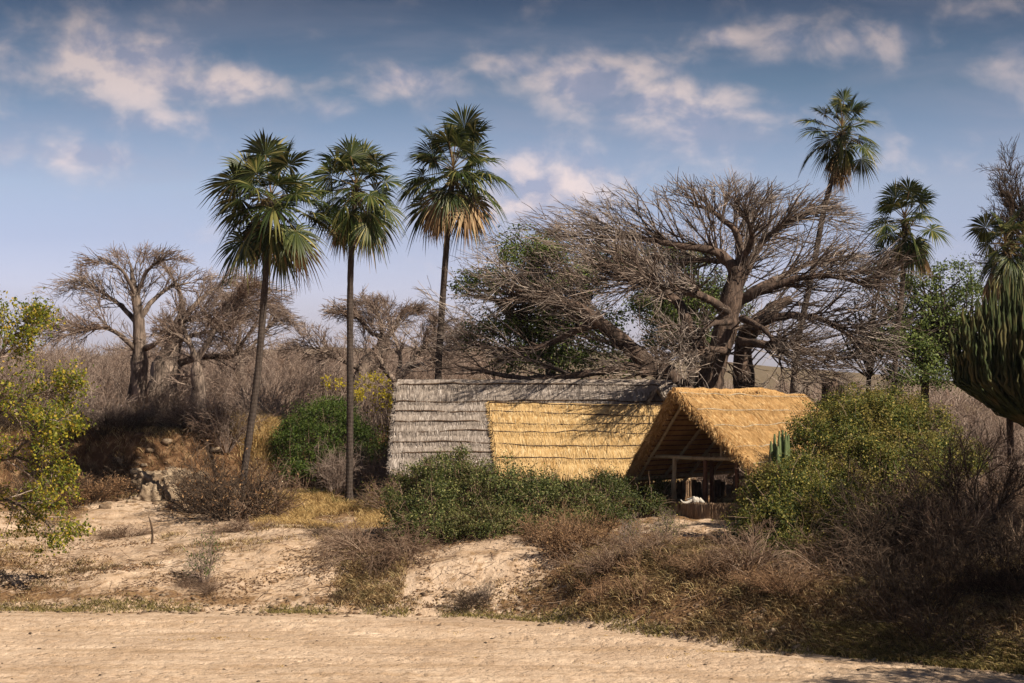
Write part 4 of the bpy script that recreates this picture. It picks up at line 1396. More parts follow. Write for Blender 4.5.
# ------------------------------------------------------------------ leafy trees and bushes
def leafy(name, label, cat, base, lobes, nclump, nleaf, leaf, lmat, smat, seed, spread=.16, group=None, stems=120, trunk=None, aspect=.5, lo=.55, hi=1.08, zmin=-.4, extra=None, keep=.72, sr=.018, stemr=None, droop=0.0, sprig=0, foliage='foliage', nsurf=.6):
    g = np.random.default_rng(seed)
    base = np.asarray(base, float)
    t = thing(name, base, label, cat, group)
    C, N, LC = lobed_points(g, lobes, nclump, lo, hi, zmin, keep)
    # uneven outline: push clumps in and out with noise
    C = C + N * (0.50 * np.mean([l[3] for l in lobes]) * fbm(C[:, 0] * 1.1 + C[:, 2] * .6, C[:, 1] * 1.1 + C[:, 2] * .9, 3, seed))[:, None]
    gap = vnoise(C[:, 0] * 2.1 + 9, C[:, 1] * 1.3 + C[:, 2] * 2.3, seed + 3) > -.20
    C, N, LC = C[gap], N[gap], LC[gap]
    keepm = C[:, 2] > terrain(C[:, 0], C[:, 1]) + .05
    C, N, LC = C[keepm], N[keepm], LC[keepm]
    n = len(C)
    k = g.poisson(nleaf * np.exp(g.normal(0, .6, n)))
    idx = np.repeat(np.arange(n), k)
    sp = spread * g.uniform(.6, 1.5, n)[idx][:, None]
    P = C[idx] + g.normal(0, 1, (len(idx), 3)) * sp * np.array([1, 1, .7])
    tone = 1
    nn = N[idx] * nsurf + g.normal(0, .7, (len(idx), 3)) + [0, 0, .35]
    m = MB()
    leaves(m, g, P, nn, leaf, aspect, .4, droop)
    m.build(foliage, lmat, t)
    # stems reach from the ground (or the trunk) to the clumps
    sel = g.choice(n, min(stems, n), replace=False)
    E = C[sel] + N[sel] * .1
    if trunk is None:
        S = np.stack([LC[sel, 0] * .6 + E[:, 0] * .4, LC[sel, 1] * .6 + E[:, 1] * .4, 0 * E[:, 0]], -1)
        S[:, :2] += g.normal(0, .15, (len(sel), 2))
        S[:, 2] = terrain(S[:, 0], S[:, 1]) - .05
        S[:, 2] = np.maximum(S[:, 2], 0) 
    else:
        tp = trunk[g.integers(0, len(trunk), len(sel))]
        S = tp.copy()
    kk = 7
    tt = np.linspace(0, 1, kk)[None, :, None]
    mid = (S + E) / 2 + g.normal(0, .22, E.shape) * np.linalg.norm(E - S, axis=1, keepdims=True) * .5 + [0, 0, .12]
    Pc = S[:, None] * (1 - tt) ** 2 + mid[:, None] * 2 * tt * (1 - tt) + E[:, None] * tt ** 2
    Rr = (stemr or sr) * np.linspace(1, .35, kk)[None] * g.uniform(.6, 1.5, (len(sel), 1))
    m = MB(); tubes(m, Pc, Rr, 4)
    # loose bare sprigs that stick out of the leaves
    if sprig:
        i = g.choice(n, sprig)
        Pg, Rg = grow(g, C[i], nrm(N[i] + g.normal(0, .5, (sprig, 3)) + [0, 0, .2]), g.uniform(.3, 1.0, sprig), np.full(sprig, .011), 5, .18, (0, 0, -.04), .5)
        tubes(m, Pg, Rg, 3)
    if extra is not None:
        extra(m, g)
    m.build('stems' if trunk is None else 'branches', smat, t)
    return t


def lobe(px, row, d, rx, ry, rz):
    """ellipsoid: centre seen at px,row at depth d; radii in metres"""
    c = at(px, row, d)
    return [c[0], c[1], c[2], rx, ry, rz]


def ground_at(px, d):
    x = (px - 512) / F * d
    return np.array([x, d, gz(x, d)])


# scrambling green bushes in front of the thatched building, three of them growing into each other
leafy('scrambling_bush', 'large dull green bush under the grey thatch, leftmost of the three before the long building', 'bush', ground_at(440, 76),
      [lobe(418, 508, 76, 1.3, 1.4, 1.35), lobe(450, 500, 77, 1.7, 1.6, 1.6), lobe(490, 500, 76.5, 1.6, 1.5, 1.5), lobe(430, 530, 74.5, 1.5, 1.2, .9), lobe(485, 530, 74.5, 1.5, 1.2, .8), lobe(466, 480, 78, 1.0, 1.0, .9)],
      1900, 28, .09, G_SCRAMBLE, TWIG_DRY, 201, .15, 'green bushes in front of the long building', 420, sprig=260)
leafy('scrambling_bush', 'dark green bush half under the straw patch, middle of the three before the long building', 'bush', ground_at(545, 77),
      [lobe(540, 502, 77, 1.6, 1.4, 1.3), lobe(572, 510, 77.5, 1.3, 1.3, 1.0), lobe(525, 525, 75, 1.4, 1.1, .8), lobe(560, 528, 75.5, 1.1, 1.0, .6)],
      1100, 28, .09, G_SCRAMBLE, TWIG_DRY, 202, .15, 'green bushes in front of the long building', 260, sprig=160)
leafy('scrambling_bush', 'darker glossy green bush left of the shelter mouth, right of the other two', 'bush', ground_at(620, 79),
      [lobe(600, 505, 79, 1.2, 1.1, 1.15), lobe(632, 508, 80, 1.3, 1.2, 1.1), lobe(655, 505, 82, .9, .9, .9), lobe(612, 525, 77, 1.0, .9, .55), lobe(608, 487, 81, .8, .8, .7)],
      800, 26, .08, G_DARK, TWIG_DRY, 203, .14, 'green bushes in front of the long building', 200, sprig=90)
# round fresh green shrub
leafy('green_shrub', 'bright fresh green rounded shrub between the bent palm and the straight palm', 'shrub', ground_at(325, 99),
      [lobe(322, 440, 99, 2.1, 1.9, 1.9), lobe(298, 452, 98.5, 1.4, 1.4, 1.5), lobe(350, 448, 98.5, 1.5, 1.4, 1.6), lobe(335, 418, 99.5, 1.2, 1.2, 1.0), lobe(300, 470, 97.5, 1.1, 1.0, .8)],
      1000, 34, .13, G_FRESH, TWIG_DRY, 204, .20, None, 200, aspect=.28, droop=.3)
# yellow-flowering bush behind
leafy('yellow_shrub', 'loose yellow-leaved shrub behind the straight palm trunk', 'shrub', ground_at(385, 108),
      [lobe(368, 392, 106, 1.0, 1.0, .9), lobe(385, 405, 106, 1.0, 1.0, .9), lobe(330, 385, 106, .6, .6, .4), lobe(392, 440, 106, .5, .6, 1.6)],
      110, 11, .15, L_YELLOW, TWIG_GREY, 205, .16, None, 60)
# large olive bush right of the shelter
leafy('olive_bush', 'large rounded olive-green bush with yellowing leaves right of the shelter roof', 'bush', ground_at(850, 72),
      [lobe(868, 432, 75, 2.3, 2.0, 1.5), lobe(835, 450, 73.5, 1.8, 1.6, 1.4), lobe(915, 448, 74, 2.0, 1.8, 1.3), lobe(950, 462, 74.5, 1.3, 1.4, 1.1), lobe(880, 480, 71.5, 2.4, 1.6, 1.5), lobe(805, 480, 71, 1.2, 1.2, 1.0), lobe(850, 415, 77, 1.4, 1.3, .9), lobe(895, 410, 77, 1.3, 1.3, .7)],
      3500, 30, .09, G_OLIVE, TWIG_DRY, 206, .15, 'bushes right of the shelter', 500, sprig=240)
leafy('olive_bush', 'lower dark green bush with yellow tips spilling down the bank beside the shelter path', 'bush', ground_at(790, 68),
      [lobe(785, 500, 69, 1.5, 1.3, 1.2), lobe(770, 530, 67.5, 1.1, 1.1, 1.0), lobe(820, 525, 67.5, 1.7, 1.3, 1.3), lobe(862, 535, 66.5, 1.4, 1.2, 1.3), lobe(800, 560, 65.5, 1.3, 1.0, .8)],
      2300, 30, .085, G_OLIVE, TWIG_DRY, 207, .15, 'bushes right of the shelter', 380, sprig=260)


# green trees behind the big baobab and on the right
def leaf_tree(label, basepx, d, lobes, trunk_pts, trad, nclump, nleaf, leaf, lmat, seed, spread=.22, nst=260, bark=BARK_DARK, name='leafy_tree', **kw):
    p = ground_at(basepx, d)
    row0 = HOR + (EYE - p[2]) / d * F + 3
    lines = []
    for pts, rad in zip(trunk_pts, trad):
        p3 = [at(a, (row0 if r is None else r), d + c) for a, r, c in pts]
        lines.append(smooth_line(p3, rad, 24))
    ends = np.concatenate([P[10:] for P, R in lines])
    t = leafy(name, label, 'tree', p, lobes, nclump, nleaf, leaf, lmat, bark, seed, spread, None, nst, trunk=ends, foliage='crown', stemr=.045, **kw)
    m = MB()
    for P, R in lines:
        tubes(m, P[None], R[None], 10, caps=True)
    m.build('trunk', bark, t)
    return t


leaf_tree('leafy green tree half hidden behind the left sweep of the big baobab', 545, 98.5,
          [lobe(532, 252, 98.5, 1.9, 1.6, 1.1), lobe(500, 290, 98.5, 2.0, 1.7, 1.1), lobe(560, 285, 99.3, 2.2, 1.8, 1.5), lobe(515, 335, 98.5, 2.4, 1.9, 1.4), lobe(580, 330, 99.3, 2.0, 1.8, 1.3), lobe(545, 365, 98.5, 2.6, 1.8, 1.1), lobe(600, 365, 98.5, 1.6, 1.5, .9), lobe(608, 268, 100.5, 1.5, 1.3, 1.0)],
          [[(550, None, 0), (552, 400, 0), (548, 340, 0), (540, 285, 0), (532, 250, 0)], [(550, 370, 0), (575, 330, .6), (590, 290, 1)], [(550, 360, 0), (520, 330, -.5), (500, 300, -1)]],
          [[.34, .3, .22, .14, .06], [.2, .14, .07], [.2, .14, .07]], 1350, 24, .15, G_MID, 301, .24)
leaf_tree('bright green leafy tree seen through the middle of the big baobab', 690, 107,
          [lobe(672, 262, 107, 2.2, 1.8, 1.0), lobe(700, 300, 108, 2.2, 1.8, 1.4), lobe(680, 340, 107, 2.2, 1.8, 1.5), lobe(725, 330, 108, 1.8, 1.6, 1.3), lobe(650, 310, 107, 1.4, 1.4, 1.3)],
          [[(695, None, 0), (692, 390, 0), (690, 330, 0), (685, 280, 0)]], [[.3, .26, .18, .06]], 900, 24, .15, G_MID, 302, .24)
leaf_tree('dark green thorn tree between the shorter palm and the candelabra cactus', 935, 98,
          [lobe(945, 285, 98, 1.8, 1.6, .9), lobe(925, 318, 98, 1.9, 1.7, 1.2), lobe(965, 315, 98, 1.7, 1.5, 1.2), lobe(905, 345, 97, 1.4, 1.4, 1.1), lobe(945, 352, 98, 2.1, 1.7, 1.1), lobe(975, 345, 98, 1.2, 1.3, 1.1), lobe(890, 285, 99, 1.2, 1.2, .9), lobe(915, 378, 97, 1.7, 1.4, .9), lobe(965, 380, 97, 1.7, 1.4, .9), lobe(995, 370, 97, 1.3, 1.4, 1.2)],
          [[(926, None, 0), (925, 395, 0), (928, 350, 0), (938, 305, 0)], [(926, 372, 0), (905, 350, 0), (895, 325, 0)], [(927, 365, 0), (955, 345, 0), (968, 320, 0)]],
          [[.24, .2, .15, .06], [.13, .1, .05], [.13, .1, .05]], 1150, 22, .14, G_MID, 303, .24)
leaf_tree('small half-bare green tree behind the stumps', 870, 100,
          [lobe(872, 350, 100, 1.6, 1.5, 1.1), lobe(860, 320, 100, 1.2, 1.2, .8), lobe(885, 310, 100, 1.1, 1.1, .8)],
          [[(870, None, 0), (868, 395, 0), (872, 350, 0), (872, 320, 0)]], [[.16, .13, .1, .05]], 180, 13, .13, G_DARK, 304, .26)


def left_tree():
    """yellow-green tree that reaches in from the left edge"""
    d = 70.5
    g = np.random.default_rng(401)
    p = ground_at(-55, d)
    t = thing('yellowing_tree', p, 'yellow-green leafy tree reaching in from the left edge over the sand', 'tree')
    row0 = HOR + (EYE - p[2]) / d * F + 4
    limbs = [
        ([(-55, row0, 0), (-52, 540, 0), (-45, 480, 0), (-38, 430, 0)], [.26, .22, .18, .13]),
        ([(-48, 500, 0), (-20, 470, -.2), (5, 458, -.4), (35, 462, -.5), (55, 475, -.6)], [.13, .10, .075, .05, .02]),
        ([(-42, 460, 0), (-15, 430, .2), (10, 405, .4), (35, 395, .5), (62, 388, .6)], [.12, .09, .065, .04, .018]),
        ([(-38, 435, 0), (-20, 400, 0), (-5, 365, 0), (10, 340, 0), (35, 322, 0)], [.12, .09, .06, .035, .012]),
        ([(-38, 430, 0), (-60, 380, 0), (-80, 345, 0), (-100, 330, 0)], [.12, .09, .06, .03]),
        ([(-50, 520, 0), (-25, 505, .5), (5, 500, .8), (35, 515, 1), (60, 535, 1.1)], [.1, .08, .055, .035, .015]),
        ([(5, 458, -.4), (30, 440, -1), (50, 425, -1.4), (72, 412, -1.6)], [.06, .045, .03, .014]),
        ([(-50, 480, 0), (-80, 450, .5), (-110, 430, .8), (-140, 420, 1)], [.12, .09, .06, .03]),
    ]
    mb = MB(); Ps, Rs = [], []
    for pts, rad in limbs:
        P, R = smooth_line([at(a, b, d + c) for a, b, c in pts], rad, 18)
        P[1:-1] += g.normal(0, .035, (16, 3))
        tubes(mb, P[None], R[None], 8); Ps.append(P); Rs.append(R)
    mb.build('trunk', BARK_DARK, t)
    Ps, Rs = np.array(Ps)[1:], np.array(Rs)[1:]
    Ls = np.linalg.norm(np.diff(Ps, axis=1), axis=2).sum(1)
    tb = MB()
    S, D, L, R = spawn(g, Ps, Rs, Ls, 150, .3, 1, .5, 1.2, .22, .42, .5, (0.1, 0, -.15), .3, .012)
    P1, R1 = grow(g, S, D, L, R, 7, .16, (0.0, 0, -.05), .4); tubes(tb, P1, R1, 4)
    S, D, L2, R = spawn(g, P1, R1, L, 620, .2, 1, .4, 1.1, .3, .6, .6, (0, 0, -.2), .3, .008)
    P2, R2 = grow(g, S, D, L2, R, 5, .18, (0, 0, -.10), .5); tubes(tb, P2, R2, 3)
    tb.build('branches', TWIG_GREY, t)
    # leaves in tufts along the twigs, some twigs bare
    lf = MB()
    A = P2.reshape(-1, 3)
    keep = g.uniform(0, 1, len(P2)) < .85
    A = P2[keep][:, 1:].reshape(-1, 3)
    A = A[fbm(A[:, 0] * 1.1, A[:, 2] * 1.1, 2, 9) > -.2]
    n = len(A); k = 9
    C = np.repeat(A, k, 0) + g.normal(0, .15, (n * k, 3))
    leaves(lf, g, C, g.normal(0, .7, (n * k, 3)) + [0.2, -.3, .5], .115, .62, .4, .4)
    lf.build('crown', G_YELLOW, t)


left_tree()


# ------------------------------------------------------------------ euphorbias
def star_tubes(mb, P, R, ribs=5, depth=.42):
    P = np.asarray(P); n, k, _ = P.shape
    sides = ribs * 2
    T = np.empty_like(P); T[:, 1:-1] = P[:, 2:] - P[:, :-2]; T[:, 0] = P[:, 1] - P[:, 0]; T[:, -1] = P[:, -1] - P[:, -2]
    T = nrm(T)
    ref = np.array([0.31, 0.95, 0.05]); U = nrm(np.cross(T, ref)); W = np.cross(T, U)
    a = np.arange(sides) / sides * 2 * np.pi
    rr = np.where(np.arange(sides) % 2 == 0, 1.0, 1 - depth)
    V = P[:, :, None] + R[:, :, None, None] * rr[None, None, :, None] * (np.cos(a)[None, None, :, None] * U[:, :, None] + np.sin(a)[None, None, :, None] * W[:, :, None])
    base = (np.arange(n) * k * sides)[:, None, None]
    i = np.arange(k - 1)[None, :, None]; j = np.arange(sides)[None, None]; j2 = (j + 1) % sides
    q = np.stack([base + i * sides + j, base + i * sides + j2, base + (i + 1) * sides + j2, base + (i + 1) * sides + j], -1)
    mb.add(V, q.reshape(-1, 4))


def big_euphorbia():
    d = 82
    g = np.random.default_rng(71)
    p = ground_at(1052, d)
    t = thing('candelabra_cactus', p, 'big dark candelabra cactus of many ribbed arms at the right edge', 'cactus')
    H = at(1050, 425, d)
    m = MB()
    P, R = smooth_line([p - [0, 0, .2], (p + H) / 2 + [.1, 0, 0], H + [0, 0, .5]], [.42, .33, .3], 14)
    tubes(m, P[None], R[None], 12); m.build('trunk', BARK_DARK, t)
    n = 430; k = 18
    az = g.uniform(0, 2 * np.pi, n); rr = g.uniform(.12, 1, n) ** .6 * 4.1
    top = at(1050, 262, d)[2]
    base_z = H[2]
    E = np.stack([H[0] + rr * np.cos(az), H[1] + rr * np.sin(az), top - 2.6 * (rr / 4.1) ** 2.6 - g.uniform(0, 1.1, n)], -1)
    hb = base_z + .15 + 1.8 * (rr / 4.1) ** 1.6           # height where the arm turns up
    tt = np.linspace(0, 1, k)[None, :, None]
    S = np.stack([H[0] + .25 * np.cos(az), H[1] + .25 * np.sin(az), np.full(n, base_z - .1) + g.uniform(-.3, .3, n)], -1)
    Kn = np.stack([H[0] + rr * .96 * np.cos(az), H[1] + rr * .96 * np.sin(az), hb], -1)
    P = np.empty((n, k, 3)); k1 = 7
    for i in range(k):
        if i <= k1:
            f = i / k1
            a_ = S * (1 - f) ** 2 + 2 * f * (1 - f) * (S * .35 + Kn * .65 - np.array([0, 0, .35])) + Kn * f ** 2
        else:
            f = (i - k1) / (k - 1 - k1)
            a_ = Kn * (1 - f) + E * f
        P[:, i] = a_
    P += g.normal(0, .035, P.shape) + (g.normal(0, .10, (n, 1, 3)) * np.linspace(0, 1, k)[None, :, None])
    R = g.uniform(.05, .075, (n, 1)) * np.ones((n, k)) * (1 + .30 * np.sin(np.arange(k) * 2.1 + g.uniform(0, 6, (n, 1))))
    R[:, :5] *= np.linspace(.7, 1, 5); R[:, -1] = .02; R[:, -2] *= .8
    m = MB(); star_tubes(m, P, R, 4, .5); m.build('arms', CACTUS, t)
    tag(t)


big_euphorbia()


def small_euphorbia():
    d = 70.6
    g = np.random.default_rng(72)
    p = ground_at(780, d)
    t = thing('young_cactus', p, 'young pale green column cactus standing against the amber roof edge', 'cactus')
    for px, tr, off in ((771, 441, 0), (775, 434, .1), (779, 431, -.1), (783, 430, .1), (786, 432, 0), (789, 434, .15), (777, 446, -.2)):
        m = MB()
        A = at(781, 484, d); A[1] += off; B = at(780 + (px - 780) * .9, 462, d); B[1] += off; E = at(px, tr, d); E[1] += off
        P, R = smooth_line([p + [0, off, -.1], A, B, (B + E) / 2, E], [.10, .09, .085, .085, .03], 18)
        R = R * (1 + .12 * np.sin(np.arange(18) * 1.9 + px))
        star_tubes(m, P[None], R[None], 5, .38)
        m.build('arm', CACTUS_LIT, t)


small_euphorbia()


# ------------------------------------------------------------------ dry shrubs
def dry_shrub_mesh(seed, h=1.6, w=1.6, n0=34, n1=150, n2=420, arch=-.03, spread=.9, r=.016, k=8):
    g = np.random.default_rng(seed)
    mb = MB()
    a = g.uniform(0, 2 * np.pi, n0); s = g.uniform(.1, 1, n0) ** .7 * spread
    D = np.stack([np.cos(a) * s, np.sin(a) * s, np.full(n0, 1.0)], -1)
    S = np.stack([np.cos(a) * .18 * s, np.sin(a) * .18 * s, np.full(n0, -.08)], -1) * w
    L = g.uniform(.6, 1.15, n0) * h
    P, R = grow(g, S, D, L, g.uniform(.7, 1.5, n0) * r, k, .12, (0, 0, arch), .4)
    tubes(mb, P, R, 4)
    S, D, L1, R_ = spawn(g, P, R, L, n1, .2, 1, .35, .95, .35, .65, .65, None, 0, r * .45)
    P1, R1 = grow(g, S, D, L1, R_, 5, .16, (0, 0, arch), .5)
    tubes(mb, P1, R1, 3)
    S, D, L2, R_ = spawn(g, P1, R1, L1, n2, .15, 1, .35, 1.0, .35, .75, .7, None, 0, r * .36)
    P2, R2 = grow(g, S, D, L2, R_, 4, .18, (0, 0, arch), .6)
    tubes(mb, P2, R2, 3)
    return mb, (P1, P2)


SHRUB = {}
def proto(name, mat_, seed, **kw):
    mb, pp = dry_shrub_mesh(seed, **kw)
    SHRUB[name] = (mb.mesh('dry_shrub', mat_), pp)


proto('grey', TWIG_GREY, 501, h=2.6, n0=36, n1=220, n2=900, arch=.0, spread=.55)
proto('grey2', TWIG_GREY, 502, h=2.2, n0=40, n1=240, n2=900, arch=-.02, spread=.8)
proto('brown', TWIG_DRY, 503, h=1.5, n0=44, n1=260, n2=900, arch=-.04, spread=1.1)
proto('rust', TWIG_RUST, 504, h=1.2, n0=50, n1=300, n2=1000, arch=-.05, spread=1.2, r=.014)
proto('mound', TWIG_DRY, 505, h=1.7, n0=60, n1=320, n2=1000, arch=-.16, spread=1.5)
proto('dark', TWIG_DARK, 506, h=1.5, n0=46, n1=280, n2=1000, arch=-.06, spread=1.2)
proto('upright', TWIG_GREY, 507, h=1.3, n0=26, n1=120, n2=360, arch=.0, spread=.45, r=.012)


def shrub(kind, px, d, sc, rz, label, cat='shrub', group=None, name='dry_shrub', lf=None, nlf=0, lsz=.07, mat_=None):
    p = ground_at(px, d)
    me, pp = SHRUB[kind]
    if lf is None:
        o = bpy.data.objects.new(name, me); COL.objects.link(o)
    else:
        o = bpy.data.objects.new(name, None); COL.objects.link(o)
        s = bpy.data.objects.new('stems', me); COL.objects.link(s); s.parent = o
        g = np.random.default_rng(int(px * 7 + d))
        A = np.concatenate([pp[0][:, 2:].reshape(-1, 3), pp[1].reshape(-1, 3)])
        i = g.integers(0, len(A), nlf)
        m = MB(); leaves(m, g, A[i] + g.normal(0, .05, (nlf, 3)), g.normal(0, .7, (nlf, 3)) + [0, 0, .5], lsz, .5)
        f = bpy.data.objects.new('foliage', m.mesh('foliage', lf)); COL.objects.link(f); f.parent = o
    o.location = tuple(p); o.rotation_euler = (0, 0, rz)
    o.scale = sc if isinstance(sc, tuple) else (sc, sc, sc)
    tag(o, label, cat, group)
    return o


GB = 'dry shrubs on the bank'
shrub('mound', 372, 73.5, (1.25, 1.1, 1.0), .3, 'tangled arching brown shrub drooping over the sandy slope left of the green bushes', group=GB)
shrub('mound', 408, 72.5, (.9, .9, .8), 1.9, 'smaller tangled shrub at the left foot of the dull green bush', group=GB)
shrub('brown', 345, 75.5, (.9, .9, .6), 2.2, 'low flattened dry shrub on the left shoulder of the sandy mound', group=GB)
shrub('rust', 572, 71.0, (1.3, 1.2, 1.35), .8, 'rusty brown leafy shrub in the middle of the bank', group=GB, lf=L_BROWN, nlf=2600, lsz=.06)
shrub('rust', 548, 72.5, (1.0, 1.0, 1.0), 2.8, 'rusty twiggy shrub tucked under the middle green bush', group=GB, lf=L_BROWN, nlf=1200, lsz=.06)
shrub('upright', 630, 69.5, .85, .2, 'pale leafless upright shrub below the darker glossy green bush', group=GB, lf=G_OLIVE, nlf=350, lsz=.07)
shrub('upright', 668, 70.0, .85, 1.2, 'pale bushy shrub with straw leaves below the shelter path', group=GB, lf=G_OLIVE, nlf=900, lsz=.07)
shrub('brown', 655, 68.0, (1.0, 1.0, .5), 2.1, 'brown twiggy shrub under the pale bushy one in mid slope', group=GB)
shrub('brown', 610, 67.5, (1.1, 1.0, .7), .4, 'flat brown shrub low on the slope right of the sand scar', group=GB)
shrub('rust', 700, 65.0, (1.1, 1.1, .6), 1.4, 'rusty low shrub on the slope straight below the curved wall', group=GB)
shrub('brown', 745, 64.5, (1.2, 1.1, .9), 2.5, 'brown dry shrub at the foot of the olive bush', group=GB)
shrub('dark', 470, 68.2, (.55, .6, .45), .9, 'heap of dark dead sticks at the foot of the sand scar', group=GB)
shrub('upright', 487, 68.6, .5, .9, 'small dark green sprig beside the heap of dead sticks', group=None, name='sapling', lf=G_DARK, nlf=420, lsz=.07, cat='sapling')
shrub('dark', 322, 77.5, (.55, .5, .35), .9, 'dark dead twig tuft lying on the bare sand right of centre mound', group=GB)
shrub('upright', 668, 76.5, .42, 2.0, 'small fresh green sprout at the left corner of the curved wall', group=None, name='sapling', lf=G_FRESH, nlf=420, lsz=.085, cat='sapling')
# green sapling on the sand
shrub('upright', 205, 71.5, (.9, .9, 1.25), 1.0, 'thin green sapling growing alone on the sandy slope', group=None, name='sapling', lf=G_FRESH, nlf=520, lsz=.08, cat='sapling')
shrub('brown', 208, 70.9, (.45, .45, .3), 1.0, 'small brown twig cushion around the foot of the green sapling', group=GB)
shrub('brown', 188, 71.3, (.5, .5, .28), 2.0, 'flat dry twig cushion left of the green sapling', group=GB)

# shrubs round the bent palm's foot and under the terrace
GT = 'dry shrubs below the terrace'
shrub('dark', 232, 87.5, (1.7, 1.5, 1.9), .5, 'dark many-stemmed shrub hiding the foot of the bent palm', group=GT, lf=L_BROWN, nlf=700, lsz=.08)
shrub('brown', 262, 88.5, (1.4, 1.3, 1.6), 1.5, 'brown airy shrub right of the foot of the bent palm', group=GT, lf=L_BROWN, nlf=500, lsz=.08)
shrub('dark', 202, 90.5, (1.4, 1.3, 1.6), 2.5, 'dark shrub left of the foot of the bent palm', group=GT, lf=L_BROWN, nlf=300, lsz=.08)
shrub('rust', 90, 93.0, (1.5, 1.2, 1.1), .7, 'rusty red mound of dry shrub at the left end of the pale rocks', group=GT, lf=L_BROWN, nlf=3000, lsz=.075)
shrub('rust', 62, 92.0, (1.3, 1.2, .9), 1.7, 'rusty shrub beside the yellow-green tree', group=GT, lf=L_BROWN, nlf=2200, lsz=.075)
shrub('brown', 128, 85.0, (1.2, 1.0, .35), .2, 'flat straw-coloured shrub on the sand in front of the rocks', group=GT)
shrub('brown', 245, 83.0, (1.5, 1.2, .32), .4, 'flat brown shrub on the crown of the sandy mound', group=GT)
shrub('grey', 118, 99.0, (.8, .8, .62), .2, 'pale grey bare shrub on the terrace edge below the leftmost baobab', group=GT)
shrub('grey2', 92, 100.0, (.9, .9, .7), 1.2, 'grey bare shrub at the left end of the terrace edge', group=GT)
shrub('grey', 150, 100.5, (.8, .8, .55), 2.2, 'grey bare shrub on the terrace above the largest pale rock', group=GT)
shrub('grey2', 178, 99.5, (.8, .8, .55), 3.2, 'bushy grey shrub on the terrace below the smooth-trunked baobab', group=GT)
shrub('grey', 208, 99.0, (.95, .95, .85), 4.2, 'tall pale grey shrub left of the bent palm trunk', group=GT)
shrub('grey2', 226, 98.0, (1.0, 1.0, 1.1), 5.2, 'grey shrub touching the left side of the bent palm trunk', group=GT)
shrub('grey2', 372, 94.5, (1.1, 1.1, .95), .4, 'grey-brown bare shrub between the straight palm and the green bushes', group=GT)
shrub('grey', 335, 94.0, (.9, .9, .8), 1.4, 'grey bare shrub in front of the round green shrub', group=GT)
shrub('brown', 388, 90.0, (1.1, 1.1, .9), 2.9, 'brown shrub at the left lower corner of the grey thatch', group=GT, lf=G_OLIVE, nlf=700, lsz=.08)

# right bank thicket
GR = 'dry shrubs in the shaded right bank'
shrub('grey', 975, 84, (1.3, 1.3, 1.25), .3, 'grey bare shrub below the candelabra cactus', group=GR)
shrub('grey2', 1005, 79, (1.3, 1.3, 1.1), 1.3, 'wide grey bare shrub under the right edge of the candelabra cactus', group=GR)
shrub('dark', 1000, 71, (1.5, 1.5, 1.6), 2.3, 'dark shrub in front of the wide grey one at the right edge', group=GR)
shrub('dark', 900, 64.5, (1.5, 1.4, 1.55), .2, 'dark tangled shrub in front of the olive bush, widest of the thicket', group=GR, lf=G_SCRAMBLE, nlf=500, lsz=.07)
shrub('dark', 870, 63.0, (1.2, 1.2, 1.3), 1.2, 'dark tangled shrub directly below the lower green bush with yellow tips', group=GR)
shrub('dark', 935, 63.0, (1.3, 1.3, 1.2), 2.2, 'dark shrub in the middle of the shaded thicket', group=GR)
shrub('mound', 830, 62.5, (1.0, 1.0, .85), 3.2, 'arching brown shrub at the foot of the dark green bush', group=GR)
shrub('dark', 1010, 62.5, (1.3, 1.3, 1.1), 4.2, 'dark shrub low at the right edge of the thicket', group=GR)
shrub('rust', 790, 61.5, (1.3, 1.2, .8), 5.2, 'rusty dry shrub above the sand edge under the olive bushes', group=GR, lf=L_BROWN, nlf=900, lsz=.06)
shrub('brown', 985, 66.5, (1.4, 1.4, 1.3), 5.0, 'brown shrub behind the dark forked tree', group=GR)


def forked_tree():
    d = 63.5
    p = ground_at(972, d)
    t = thing('thicket_tree', p, 'small dark forked tree standing in the shaded thicket', 'tree')
    g = np.random.default_rng(77)
    row0 = HOR + (EYE - p[2]) / d * F + 3
    bare_tree(t, g, [
        ([(970, row0, 0), (971, 560, 0), (975, 540, 0)], [.16, .13, .11]),
        ([(974, 548, 0), (962, 520, 0), (955, 495, 0), (945, 470, 0)], [.08, .06, .04, .02]),
        ([(974, 546, 0), (990, 520, .2), (1008, 498, .3), (1030, 480, .4)], [.09, .07, .05, .02]),
        ([(974, 545, 0), (978, 515, -.3), (975, 485, -.4), (985, 460, -.5)], [.07, .055, .035, .015]),
        ([(972, 552, 0), (950, 540, -.4), (930, 525, -.6), (912, 505, -.8)], [.07, .05, .035, .015])],
        d, (975, 530), BARK_DARK, TWIG_DARK, 90, 520, 1700, outw=.3, flat=.4, up=.03, rmin=.008, limb_k=14, sides=8)


forked_tree()


